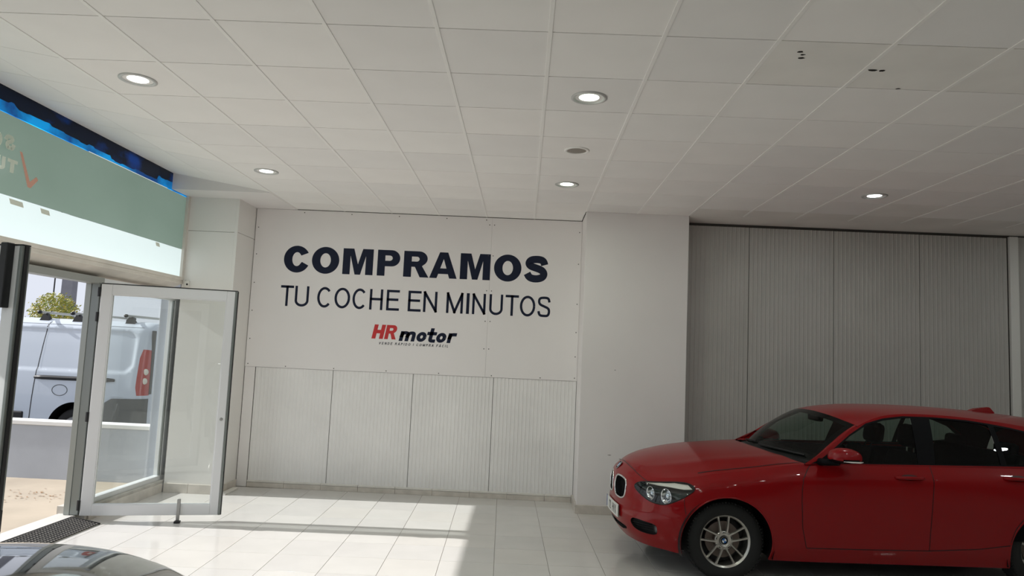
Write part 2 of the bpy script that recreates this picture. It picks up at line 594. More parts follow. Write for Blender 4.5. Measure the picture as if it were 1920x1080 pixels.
# ---- left corner column
wall_left = struct(box('wall_left', (-4.14, 4.675, 0), (-3.53, 5.35, 3.46), DARKGAP), 'white boxed column in the left corner beside the shop window', 'column')
CB = mat('column_board', (0.80, 0.78, 0.75), 0.38, noise=0.03, nscale=1.5)
box('column_board', (-4.125, 4.655, 0.0), (-3.535, 4.676, 3.036), CB, wall_left, 0.0015)
box('column_board', (-4.125, 4.655, 3.040), (-3.535, 4.676, 3.445), CB, wall_left, 0.0015)
box('column_board', (-3.532, 4.660, 0.0), (-3.512, YB, 3.040), CB, wall_left, 0.0015)
box('column_board', (-3.532, 4.660, 3.044), (-3.512, YB, 3.445), CB, wall_left, 0.0015)
box('corner_bead', (-3.545, 4.648, 0.0), (-3.508, 4.664, 3.445), CB, wall_left, 0.003)
box('edge_profile', (-4.145, 4.60, 2.44), (-4.10, 4.66, 3.445), mat('column_edge_cream', (0.66, 0.62, 0.57), 0.5), wall_left, 0.003)
trim_1 = struct(box('trim_1', (-4.14, 4.25, 3.442), (-3.0, 5.35, 3.63), WALL), 'boxed white soffit above the left corner column', 'soffit')
baseboard_left = struct(empty('baseboard_left'), 'beige ceramic skirting along the shop window and corner column', 'skirting')
for a, b in ((-4.12, -3.84), (-3.837, -3.512)):
    box('skirting_tile', (a, 4.636, 0.0), (b, 4.655, 0.105), SKIRT, baseboard_left, 0.003)
for a, b in ((4.655, 4.93), (4.933, YB - 0.02)):
    box('skirting_tile', (-3.512, a, 0.0), (-3.493, b, 0.085), SKIRT, baseboard_left, 0.003)
box('floor_offcut', (-3.47, 4.64, 0.0), (-3.40, 5.02, 0.02), mat('skirting_ceramic_pale', (0.62, 0.58, 0.52)), baseboard_left, 0.003)

# ---- shop front on the left: kerb, lower window, lintel, upper window, doors
XD = -4.20      # inner face of the door frame
YJ = 3.20       # hinge jamb
for a, b in ((3.26, 3.70), (3.703, 4.15), (4.153, 4.636)):
    box('skirting_tile', (XD + 0.05, a, 0.0), (XD + 0.068, b, 0.10), SKIRT, baseboard_left, 0.003)
trim_2 = struct(box('trim_2', (-4.42, 3.22, -0.1), (XD + 0.05, 4.80, 0.125), mat('kerb_grimy', (0.55, 0.52, 0.47), 0.7, noise=0.25, nscale=6)), 'low grimy kerb under the fixed side window', 'kerb')

window_1 = struct(empty('window_1', (0, 0, 0)), 'fixed clear side window between the open door and the corner column', 'window')
box('bottom_rail', (-4.28, 3.26, 0.125), (-4.20, 4.80, 0.175), ALU, window_1, 0.003)
box('top_rail', (-4.28, 3.26, 2.20), (-4.20, 4.80, 2.31), ALU, window_1, 0.003)
box('end_post', (-4.28, 4.70, 0.175), (-4.20, 4.80, 2.20), ALU, window_1, 0.003)
box('glazing_bead', (-4.225, 4.68, 0.175), (-4.205, 4.70, 2.20), ALUD, window_1, 0.002)
box('pane', (-4.243, 3.26, 0.17), (-4.237, 4.70, 2.21), GLASS, window_1)

trim_3 = struct(empty('trim_3'), 'door frame with grey hinge jamb, head rail and raised sill', 'door frame')
box('jamb', (-4.33, YJ - 0.025, 0.06), (-4.19, YJ + 0.06, 2.26), ALUD, trim_3, 0.004)
box('jamb_gasket', (-4.19, YJ - 0.005, 0.06), (-4.178, YJ + 0.03, 2.25), BLACKP, trim_3, 0.002)
box('jamb_cover', (-4.325, YJ - 0.032, 0.06), (-4.27, YJ - 0.025, 2.26), mat('jamb_grey_profile', (0.30, 0.32, 0.30), 0.35, metal=0.5), trim_3, 0.002)
box('head_rail', (-4.33, 0.60, 2.25), (-4.20, YJ + 0.06, 2.315), mat('door_head_grey', (0.36, 0.37, 0.35), 0.4, metal=0.3), trim_3, 0.003)
box('jamb', (-4.33, 0.56, 0.06), (-4.19, 0.64, 2.26), ALUD, trim_3, 0.004)
box('sill', (-4.40, 0.58, -0.1), (-4.22, YJ + 0.06, 0.058), mat('sill_stone_pale', (0.66, 0.64, 0.60), 0.4, noise=0.06, nscale=5), trim_3, 0.003)

trim_4 = struct(empty('trim_4'), 'cream metal lintel with sloping underside below the upper shop window', 'lintel')
v = [(XF + 0.02, 2.475), (XF + 0.02, 2.405), (XF - 0.005, 2.395), (-4.30, 2.315), (-4.42, 2.30), (-4.42, 2.475)]
n = len(v)
Y0, Y1 = RY0, 4.66
mesh_obj('lintel_case', [(a, Y0, b) for a, b in v] + [(a, Y1, b) for a, b in v], [(i, (i + 1) % n, n + (i + 1) % n, n + i) for i in range(n)] + [tuple(range(n))[::-1], tuple(range(n, 2 * n))], LINTEL, trim_4)
box('lintel_bead', (XF + 0.015, Y0, 2.440), (XF + 0.028, Y1, 2.478), LINTEL, trim_4, 0.002)
box('lintel_lip', (XF + 0.012, Y0, 2.398), (XF + 0.024, Y1, 2.412), LINTEL, trim_4, 0.002)

window_2 = struct(empty('window_2'), 'long upper shop window with white, green and dark blue films', 'window')
FW = film_mat('film_white', (0.48, 0.52, 0.53), (0.215, 0.26, 0.262))
FG = film_mat('film_sage_green', (0.10, 0.125, 0.11), (0.115, 0.165, 0.135), ((0.052, 0.076, 0.062), (0.062, 0.088, 0.073), (1, 1.2, 2.0), 0.3, 0.7))
FB = film_mat('film_dark_blue', (0.006, 0.010, 0.025), (0.005, 0.02, 0.08), ((0.001, 0.003, 0.010), (0.0, 0.05, 0.30), (1, 2.2, 4.0), 0.50, 0.68))
FBB = film_mat('film_bright_blue', (0.01, 0.05, 0.12), (0.0, 0.12, 0.42), ((0.0, 0.05, 0.26), (0.0, 0.42, 1.0), (1, 2.4, 3.0), 0.40, 0.60))


def filmstrip(name, z0, z1, m, x=XF, y0=RY0 + 0.05, y1=4.61, n=1, jit=None, jit2=None):
    """film sheet; optional uneven brush-cut lower edge"""
    ys = [y0 + (y1 - y0) * k / n for k in range(n + 1)]
    lo = [z0 + (jit(y) if jit else 0) for y in ys]
    v = [(x, y, z) for y, z in zip(ys, lo)] + [(x, y, z1 + (jit2(y) if jit2 else 0)) for y in ys]
    k = n + 1
    f = [(i, k + i, k + i + 1, i + 1) for i in range(n)]
    return mesh_obj(name, v, f, m, window_2)


filmstrip('white_film', 2.47, 2.80, FW)
filmstrip('green_film', 2.802, 3.424, FG)
_br = random.Random(3)
_jl = {}


def _jag2(y):
    """ragged limit between the bright and the dark blue brush strokes"""
    k = int((y + 20) * 2.3)
    if k not in _jl:
        _jl[k] = _br.choice((-0.022, -0.012, 0.0, 0.015, 0.03, 0.05))
    k2 = 5000 + int((y + 20) * 9)
    if k2 not in _jl:
        _jl[k2] = _br.uniform(-0.008, 0.010)
    return _jl[k] + _jl[k2]


filmstrip('blue_film', 3.466, zs + 0.03, FB, XF, n=420, jit=_jag2)
filmstrip('blue_brushed_edge', 3.4305, 3.466, FBB, XF, n=420, jit2=_jag2)
filmstrip('blue_lower_edge', 3.424, 3.4305, FBB, XF, y1=2.70)
filmstrip('bright_gap', 3.424, 3.4305, FW, XF, y0=2.702, y1=4.15)
filmstrip('blue_lower_edge', 3.424, 3.4305, FBB, XF, y0=4.152)
for ya, yb, zc, sl in ((1.80, 1.95, 2.745, 0.0), (2.16, 2.27, 2.742, 0.0), (4.02, 4.10, 2.755, 0.0)):
    mesh_obj('tape_patch', [(XF + 0.002, ya, zc), (XF + 0.002, yb, zc - 0.002), (XF + 0.002, yb - 0.02, zc + 0.038), (XF + 0.002, ya - 0.02, zc + 0.04)], [(0, 1, 2, 3)],
             film_mat('tape_beige_%d' % int(ya * 100), (0.4, 0.38, 0.33), (0.24, 0.23, 0.19)), window_2)
# ================================================================ lettering
def ell(cx, cy, rx, ry, a0, a1, n=28):
    return [(cx + rx * math.cos(math.radians(a0 + (a1 - a0) * k / n)), cy + ry * math.sin(math.radians(a0 + (a1 - a0) * k / n))) for k in range(n + 1)]


def smooth_open(p, n=2):
    for _ in range(n):
        r = [p[0]]
        for a, b in zip(p[:-1], p[1:]):
            r += [(a[0] * .75 + b[0] * .25, a[1] * .75 + b[1] * .25), (a[0] * .25 + b[0] * .75, a[1] * .25 + b[1] * .75)]
        r.append(p[-1])
        p = r
    return p


def stroke(p, hw, cap=True, closed=False):
    """quads of constant width along a polyline with mitred corners"""
    P = [np.array(q, float) for q in p]
    if cap and not closed:
        d0 = (P[0] - P[1]) / np.linalg.norm(P[0] - P[1])
        d1 = (P[-1] - P[-2]) / np.linalg.norm(P[-1] - P[-2])
        P[0] = P[0] + d0 * hw
        P[-1] = P[-1] + d1 * hw
    n = len(P)
    L, R = [], []
    for i in range(n):
        a = P[i] - P[i - 1] if (i > 0 or closed) else P[i + 1] - P[i]
        b = P[(i + 1) % n] - P[i] if (i < n - 1 or closed) else P[i] - P[i - 1]
        if closed and i == n - 1 and np.linalg.norm(b) < 1e-9:
            b = P[1] - P[i]
        if closed and i == 0 and np.linalg.norm(a) < 1e-9:
            a = P[0] - P[-2]
        a = a / np.linalg.norm(a)
        b = b / np.linalg.norm(b)
        na, nb = np.array([-a[1], a[0]]), np.array([-b[1], b[0]])
        m = na + nb
        m = m / max(np.linalg.norm(m), 1e-6)
        k = hw / max(0.45, float(m @ na))
        L.append(P[i] + m * k)
        R.append(P[i] - m * k)
    return [[tuple(R[i]), tuple(R[i + 1]), tuple(L[i + 1]), tuple(L[i])] for i in range(n - 1)]


def skeleton(ch, h):
    """centre lines of a capital in a box of height 1 (h = half stroke)"""
    b, t = h, 1 - h
    l = h
    W = {'T': .64, 'U': .68, 'C': .72, 'O': .76, 'H': .64, 'E': .62, 'N': .66, 'M': .80, 'I': 2 * h, 'S': .64, 'V': .66, 'A': .68, 'P': .60, 'R': .64, 'D': .66, 'F': .56, 'L': .54, '|': 2 * h, '1': .4, '2': .58, 'X': .62}[ch]
    r = W - h
    c = W / 2
    m = .5
    if ch == 'T':
        s = [[(l, t), (r, t)], [(c, t), (c, b)]]
    elif ch == 'U':
        s = [[(l, t)] + ell(c, .30, c - h, .30 - h, 180, 360, 16) + [(r, t)]]
    elif ch == 'C':
        s = [ell(c, .5, c - h, .5 - h, 42, 318, 30)]
    elif ch == 'O':
        s = [ell(c, .5, c - h, .5 - h, 0, 360, 36)]
    elif ch == 'H':
        s = [[(l, b), (l, t)], [(r, b), (r, t)], [(l, .52), (r, .52)]]
    elif ch == 'E':
        s = [[(r, t), (l, t), (l, b), (r, b)], [(l, .53), (r - .05, .53)]]
    elif ch == 'F':
        s = [[(r, t), (l, t), (l, b)], [(l, .53), (r - .06, .53)]]
    elif ch == 'L':
        s = [[(l, t), (l, b), (r, b)]]
    elif ch == 'N':
        s = [[(l, b), (l, t)], [(l, t), (r, b)], [(r, b), (r, t)]]
    elif ch == 'M':
        s = [[(l, b), (l, t)], [(l, t), (c, b)], [(c, b), (r, t)], [(r, t), (r, b)]]
    elif ch in 'I|':
        s = [[(c, b), (c, t)]]
    elif ch == 'S':
        s = [smooth_open([(r, .72), (r - .05, t - .02), (c, t), (l + .04, t - .03), (l, .74), (l + .06, .60), (c, .52), (r - .04, .43), (r + .005, .28), (r - .05, .07), (c, b), (l + .05, .08), (l - .005, .28)], 3)]
    elif ch == 'V':
        s = [[(l, t), (c, b)], [(c, b), (r, t)]]
    elif ch == 'A':
        s = [[(l, b), (c, t)], [(c, t), (r, b)], [(l + .12, .33), (r - .12, .33)]]
    elif ch == 'P':
        s = [[(l, b), (l, t)], [(l, t)] + ell(r - .24, .73, .24, .27 - h, 90, -90, 14) + [(l, .46 + h)]]
    elif ch == 'R':
        s = [[(l, b), (l, t)], [(l, t)] + ell(r - .25, .74, .23, .26 - h, 90, -90, 14) + [(l, .48 + h)], [(c + .03, .48 + h), (r, b)]]
    elif ch == 'D':
        s = [[(l, b), (l, t)], [(l, t)] + ell(r - .34, .5, .34, .5 - h, 90, -90, 20) + [(l, b)]]
    elif ch == '1':
        s = [[(.08, .78), (.26, t), (.26, b)]]
    elif ch == '2':
        s = [smooth_open([(l, .72), (l + .05, t - .02), (c, t), (r - .02, t - .05), (r, .70), (r - .10, .52), (l + .02, .16), (l, b)], 2) + [(r, b)]]
    elif ch == 'X':
        s = [[(l, b), (r, t)], [(l, t), (r, b)]]
    return s, W


def glyph_polys(ch, hw_m, height=0.076, width=0.036):
    """plate character as polygons in a unit box"""
    h = 0.075
    s, W = skeleton(ch, h)
    out = []
    for p in s:
        for q in stroke(p, h, ch not in 'O'):
            out.append([(x / W, y) for x, y in q])
    return out


HEAVY = {
    'M': (1.16, [[(0, 0), (0, 1), (.41, 1), (.58, .40), (.75, 1), (1.16, 1), (1.16, 0), (.875, 0), (.875, .72), (.685, 0), (.475, 0), (.285, .72), (.285, 0)]]),
    'A': (1.04, [[(0, 0), (.365, 1), (.675, 1), (1.04, 0), (.755, 0), (.70, .165), (.335, .165), (.28, 0)], [(.40, .38), (.52, .74), (.635, .38)]]),
    'P': (.88, [[(0, 0), (0, 1), (.54, 1)] + ell(.55, .685, .33, .315, 88, -90, 16) + [(.30, .37), (.30, 0)], [(.30, .585), (.30, .79), (.45, .79)] + ell(.47, .6875, .115, .1025, 85, -85, 8) + [(.45, .585)]]),
    'R': (.965, [[(0, 0), (0, 1), (.56, 1)] + ell(.575, .715, .325, .285, 88, -55, 14) + [(.70, .43), (.965, 0), (.63, 0), (.43, .395), (.30, .395), (.30, 0)], [(.30, .60), (.30, .79), (.47, .79)] + ell(.49, .695, .105, .095, 85, -85, 8) + [(.47, .60)]]),
    'O': (1.07, [ell(.535, .5, .535, .52, 0, 352, 44), ell(.535, .5, .205, .275, 352, 0, 32)]),
    'C': (1.0, [ell(.52, .5, .52, .52, 30, 334, 40) + [(.72, .40)] + ell(.52, .5, .185, .27, 318, 38, 26) + [(.69, .645)]]),
}
NAVY = mat('vinyl_dark_navy', (0.010, 0.014, 0.034), 0.5, spec=0.2)
LOGORED = mat('vinyl_red', (0.55, 0.028, 0.03), 0.45)
YT = YB - 0.0152


def letter_obj(polys, x0, z0, sx, sz, m, parent, shear=0.0, contours=None, y=YT):
    V, F = [], []
    if contours:
        tri = tessellate_polygon([[Vector((x, z, 0)) for x, z in c] for c in contours])
        V = [(x0 + (x + shear * z) * sx, y, z0 + z * sz) for c in contours for x, z in c]
        F = [t for t in tri]
    for q in polys or []:
        b = len(V)
        V += [(x0 + (x + shear * z) * sx, y, z0 + z * sz) for x, z in q]
        F.append(tuple(range(b, b + len(q))))
    # thin vinyl sheet: front face plus a skirt back to the wall
    o = mesh_obj('letter', V, F, m, parent)
    bm = bmesh.new()
    bm.from_mesh(o.data)
    bmesh.ops.recalc_face_normals(bm, faces=bm.faces)
    for f in bm.faces:
        if f.normal.y > 0:
            f.normal_flip()
    bm.to_mesh(o.data)
    bm.free()
    return o


head = tag(empty('wall_lettering', (0, 0, 0)), 'large bold dark navy lettering COMPRAMOS on the white back wall', 'lettering', 'lettering on the back wall')
_zx = lambda px: -3.118 + (px - 275) * (0.190 + 3.118) / (1708 - 275)
for ch, a, b in (('C', 275, 412), ('O', 428, 577), ('M', 597, 762), ('P', 785, 908), ('R', 928, 1066), ('A', 1070, 1219), ('M', 1235, 1398), ('O', 1418, 1566), ('S', 1580, 1709)):
    xa, xb = _zx(a), _zx(b)
    z0, hh = 2.652, 0.326
    if ch == 'S':
        sp = smooth_open([(.795, .67), (.755, .80), (.66, .868), (.46, .885), (.25, .85), (.17, .72), (.25, .61), (.47, .545), (.70, .47), (.79, .33), (.72, .18), (.47, .118), (.22, .165), (.125, .33)], 3)
        letter_obj(stroke(sp, .140, False), xa, z0, (xb - xa) / .925, hh, NAVY, head)
    else:
        w, cs = HEAVY[ch]
        letter_obj(None, xa, z0, (xb - xa) / w, hh, NAVY, head, contours=cs)
line2 = tag(empty('wall_lettering', (0, 0, 0)), 'thin dark navy lettering TU COCHE EN MINUTOS below the bold line', 'lettering', 'lettering on the back wall')
_zy = lambda px: -3.128 + (px - 257) * (0.243 + 3.128) / (1722 - 257)
for ch, a, b in (('T', 257, 328), ('U', 336, 412), ('C', 458, 538), ('O', 552, 637), ('C', 650, 728), ('H', 743, 815), ('E', 835, 905), ('E', 952, 1023), ('N', 1035, 1110), ('M', 1160, 1250), ('I', 1268, 1284), ('N', 1300, 1372), ('U', 1392, 1465), ('T', 1478, 1550), ('O', 1557, 1640), ('S', 1652, 1722)):
    xa, xb = _zy(a), _zy(b)
    sk, W = skeleton(ch, .059)
    qs = [q for s in sk for q in stroke(s, .059, ch not in 'OSC')]
    letter_obj(qs, xa, 2.222, (xb - xa) / W, 0.258, NAVY, line2)
logo = tag(empty('wall_logo', (0, 0, 0)), 'small italic company logo in red and navy under the slogan', 'logo', 'lettering on the back wall')
SH = 0.20
# red italic initials
hH = [[(0, 0), (0, 1), (.29, 1), (.29, .63), (.55, .63), (.55, 1), (.84, 1), (.84, 0), (.55, 0), (.55, .38), (.29, .38), (.29, 0)]]
letter_obj(None, -1.957, 1.866, .168, .176, LOGORED, logo, SH, contours=hH)
w, cs = HEAVY['R']
letter_obj(None, -1.800, 1.866, .150, .176, LOGORED, logo, SH, contours=cs)


def low(ch):
    h = .165
    if ch == 'm':
        return [[(h, h), (h, 1 - h)], smooth_open([(h, .55), (.22, .80), (.45, .865), (.66, .80), (.69, .55)], 2) + [(.69, h)], smooth_open([(.69, .55), (.80, .80), (1.03, .865), (1.22, .80), (1.25, .55)], 2) + [(1.25, h)]], 1.385
    if ch == 'o':
        return [ell(.45, .5, .45 - h, .5 - h, 0, 360, 28)], .90
    if ch == 't':
        return [[(.24, 1.26), (.24, .40)] + smooth_open([(.24, .38), (.26, .18), (.40, .135), (.56, .135)], 2), [(.02, .88), (.56, .88)]], .62
    if ch == 'r':
        return [[(h, h), (h, 1 - h)], smooth_open([(h, .55), (.22, .80), (.40, .865), (.58, .865)], 2)], .62


x = -1.618
for ch in 'motor':
    sk, W = low(ch)
    qs = [q for s in sk for q in stroke(s, .165, ch != 'o')]
    letter_obj(qs, x, 1.851, .136, .122, NAVY, logo, SH)
    x += (W + .14) * .136
x = -1.862
for ch in 'VENDE RÁPIDO | COMPRA FÁCIL':
    if ch == ' ':
        x += .020
        continue
    base = 'A' if ch == 'Á' else ch
    sk, W = skeleton(base, .085)
    qs = [q for s in sk for q in stroke(s, .085, base not in 'OSC')]
    if ch == 'Á':
        qs += stroke([(.32, 1.12), (.44, 1.30)], .06)
    letter_obj(qs, x, 1.797, .0335, .031, NAVY, logo, SH)
    x += W * .0335 + .0145

# mirrored lettering and tick printed on the green film, seen from behind
FT1 = film_mat('film_print_cream', (0.62, 0.66, 0.57), (0.15, 0.16, 0.14))
FT2 = film_mat('film_print_red', (0.66, 0.36, 0.28), (0.15, 0.07, 0.05))


def film_letter(ch, yr, z0, sy, sz):
    """mirrored capital: its left edge lies at the far side (larger y)"""
    sk, W = skeleton(ch, .13)
    V, F = [], []
    for s in sk:
        for q in stroke(s, .13, ch != 'O'):
            b = len(V)
            V += [(XF + 0.0022 + b * 4e-5, yr - a / W * sy, z0 + c * sz) for a, c in q]
            F.append(tuple(range(b, b + 4)))
    mesh_obj('film_letter', V, F, FT1, window_2)


for ch, yr, z0, sy, sz in (('S', 1.762, 3.155, .098, .115), ('O', 1.64, 3.150, .10, .115), ('T', 1.83, 2.985, .11, .105), ('U', 1.70, 2.985, .10, .105)):
    film_letter(ch, yr, z0, sy, sz)
tk = [(1.838, 3.178), (1.868, 3.175), (1.985, 2.965), (2.055, 3.022), (2.080, 3.000), (2.00, 2.915), (1.965, 2.918)]
mesh_obj('film_tick', [(XF + 0.0024, a, b) for a, b in tk], [tuple(range(len(tk)))], FT2, window_2)

# ================================================================ doors
LOCKM = mat('lock_steel', (0.35, 0.35, 0.34), 0.4, metal=0.7)


def door_leaf(name, label, hinge, ang, flip, h0=0.065, h1=2.250, w=1.245):
    d = empty(name, (hinge[0], hinge[1], 0), ang)
    struct(d, label, 'door')
    t = 0.026
    f = 0.098
    box('hinge_stile', (0, -t, h0), (f, t, h1), ALU, d, .004)
    box('lock_stile', (w - f, -t, h0), (w - 0.022, t, h1), ALU, d, .004)
    box('edge_profile', (w - 0.022, -t - .004, h0), (w, t + .004, h1), ALUD, d, .004)
    box('edge_gasket', (w - .002, -t * .5, h0), (w + .006, t * .5, h1), BLACKP, d, .001)
    box('top_rail', (f, -t, h1 - f), (w - f, t, h1), ALU, d, .004)
    box('bottom_rail', (f, -t, h0), (w - f, t, h0 + f), ALU, d, .004)
    box('top_gasket', (0, -t - .002, h1), (w, t + .002, h1 + .008), BLACKP, d)
    box('pane', (f - .004, -.003, h0 + f - .004), (w - f + .004, .003, h1 - f + .004), GLASS, d)
    for z in (h0 + f, h1 - f):
        for s in (-1, 1):
            box('glazing_bead', (f, s * t * .55 - .006, z - .009), (w - f, s * t * .55 + .006, z + .009), ALU, d, .002)
    for xx in (f, w - f):
        for s in (-1, 1):
            box('glazing_bead', (xx - .009, s * t * .55 - .006, h0 + f), (xx + .009, s * t * .55 + .006, h1 - f), ALU, d, .002)
    for z in (0.16, 0.98, 1.93, 2.17):
        bm = bmesh.new()
        btube(bm, [(-.014, flip * .022, z - .045), (-.014, flip * .022, z + .045)], .016, 10)
        bm_obj('hinge', bm, BLACKP, d)
    return d


_ang = math.atan2(3.47 - 3.165, -2.955 + 4.175)
door_1 = door_leaf('door_1', 'open glazed white aluminium door leaf swung inward beside the corner column', (-4.160, 3.165), _ang, -1, w=1.238)
_w = 1.238
bm = bmesh.new()
bbox(bm, (0.845, -.050, .018), (0.875, -.026, .22), .004)
bm_obj('floor_bolt', bm, LOCKM, door_1)
bm = bmesh.new()
bbox(bm, (0.835, -.085, 0.0), (0.89, -.030, .020), .005)
bm_obj('bolt_foot', bm, BLACKP, door_1)
bm = bmesh.new()
blathe(bm, [(0, .010), (.012, .009), (.016, 0)], 14, Matrix.Translation((_w - .06, -.026, .985)) @ Matrix.Rotation(PI / 2, 4, 'X'))
bm_obj('lock_cylinder', bm, LOCKM, door_1)
box('lock_plate', (_w - .001, -.014, .88), (_w + .007, .014, 1.12), BLACKP, door_1, .002)
_ang1 = math.atan2(-0.20, 1.165)
door_2 = door_leaf('door_2', 'open glazed door leaf with black closer bar at the left picture edge', (-4.165, 0.655), _ang1, 1, w=1.19)
bm = bmesh.new()
bbox(bm, (1.085, -.075, 1.885), (1.135, -.024, 2.262), .006)
bm_obj('closer_bar', bm, BLACKP, door_2)
bm = bmesh.new()
btube(bm, [(1.06, -.06, 1.905), (1.10, -.05, 1.90)], .006, 6)
bm_obj('closer_pin', bm, STEEL, door_2)
for z in (.30, .62):
    box('edge_catch', (1.188, -.02, z), (1.20, .02, z + .12), BLACKP, door_2, .002)

# ---- woven entrance ramp mat
mt = tag(empty('ramp_mat', (-4.215, 0.80, 0.0)), 'black woven rubber ramp mat sloping from the door sill to the floor', 'mat')
LX, LY = 0.265, 2.32
zr = lambda x: 0.053 - 0.045 * x / LX
mesh_obj('mat_base', [(0, 0, zr(0)), (LX, 0, zr(LX)), (LX, LY, zr(LX)), (0, LY, zr(0)), (0, 0, 0.002), (LX, 0, .002), (LX, LY, .002), (0, LY, .002)],
         [(0, 1, 2, 3), (4, 7, 6, 5), (0, 4, 5, 1), (1, 5, 6, 2), (2, 6, 7, 3), (3, 7, 4, 0)], mat('mat_dusty_rubber', (0.62, 0.57, 0.52), 0.7, noise=0.2, nscale=12), mt)
bm = bmesh.new()
nx, ny = 9, 66
for i in range(nx + 1):
    x = LX * i / nx
    btube(bm, [(x, 0, zr(x) + .003), (x, LY, zr(x) + .002)], .0040, 5)
for j in range(ny + 1):
    y = LY * j / ny
    btube(bm, [(0, y, zr(0) + .004), (LX, y, zr(LX) + .003)], .0042, 5)
tag(bm_obj('weave', bm, mat('mat_black_rubber', (0.02, 0.02, 0.022), 0.6), mt), None, kind='stuff')
for lo, hi in (((-.006, -.012), (LX + .01, 0.004)), ((-.006, LY - .004), (LX + .01, LY + .012))):
    v = [(x, y, z) for x, z in ((lo[0], 0.002), (hi[0], 0.002), (hi[0], zr(LX) + .006), (lo[0], zr(0) + .006)) for y in (lo[1], hi[1])]
    mesh_obj('mat_edge', v, [(0, 2, 4, 6), (1, 7, 5, 3), (0, 1, 3, 2), (2, 3, 5, 4), (4, 5, 7, 6), (6, 7, 1, 0)], RUBBER, mt)

# ---- small alarm contact on the column
al = tag(empty('alarm_sensor', (-4.05, 4.655, 2.40)), 'small white alarm sensor on the corner column above the open door', 'sensor')
box('sensor_body', (-.028, -.035, -.035), (.028, 0, .035), mat('white_plastic', (0.75, 0.73, 0.68), 0.4), al, .006)
box('sensor_bracket', (-.05, -.012, .005), (-.03, 0, .045), mat('white_plastic', (0.75, 0.73, 0.68), 0.4), al, .003)
bm = bmesh.new()
blathe(bm, [(0, .004), (.009, .003), (.012, 0)], 12, Matrix.Translation((.008, -.035, -.006)) @ Matrix.Rotation(PI / 2, 4, 'X'))
bm_obj('sensor_eye', bm, BLACKP, al)

# ---- rest of the shop front towards the viewer (outside the picture)
trim_5 = struct(box('trim_5', (-4.42, RY0, -0.1), (-4.15, 0.60, 0.125), mat('kerb_grimy', (0.55, 0.52, 0.47))), 'low kerb under the long shop window', 'kerb')
window_3 = struct(empty('window_3'), 'long clear shop window continuing behind the viewer', 'window')
_y = 0.56
while _y > RY0 + 0.3:
    y2 = max(RY0, _y - 1.75)
    box('mullion', (-4.28, _y - .05, .125), (-4.20, _y + .0, 2.31), ALU, window_3, .003)
    box('pane', (-4.243, y2, .17), (-4.237, _y - .05, 2.26), GLASS, window_3)
    _y = y2
box('bottom_rail', (-4.28, RY0, .125), (-4.20, .56, .175), ALU, window_3, .003)
box('top_rail', (-4.28, RY0, 2.25), (-4.20, .56, 2.315), ALU, window_3, .003)
# ================================================================ lofted surfaces (used by the cars and the van)
def _hermite(ts, t):
    """index, weights for a nonuniform Catmull-Rom through knots ts"""
    ts = np.asarray(ts, float)
    i = np.clip(np.searchsorted(ts, t, side='right') - 1, 0, len(ts) - 2)
    return i, ts


def crspline(ts, ys, t, m0=None, m1=None):
    """ys (n, k): smooth curve through ys at knots ts, evaluated at t (array)"""
    ts = np.asarray(ts, float)
    ys = np.asarray(ys, float)
    if ys.ndim == 1:
        ys = ys[:, None]
    n = len(ts)
    m = np.zeros_like(ys)
    d = (ys[1:] - ys[:-1]) / (ts[1:] - ts[:-1])[:, None]
    h = ts[1:] - ts[:-1]
    m[1:-1] = (d[:-1] * h[1:, None] + d[1:] * h[:-1, None]) / (h[1:] + h[:-1])[:, None]
    m[0] = d[0] if m0 is None else m0
    m[-1] = d[-1] if m1 is None else m1
    t = np.atleast_1d(np.asarray(t, float))
    i = np.clip(np.searchsorted(ts, t, side='right') - 1, 0, n - 2)
    hh = h[i]
    s = ((t - ts[i]) / hh)[:, None]
    hh = hh[:, None]
    return ((2 * s**3 - 3 * s**2 + 1) * ys[i] + (s**3 - 2 * s**2 + s) * hh * m[i] + (-2 * s**3 + 3 * s**2) * ys[i + 1] + (s**3 - s**2) * hh * m[i + 1])


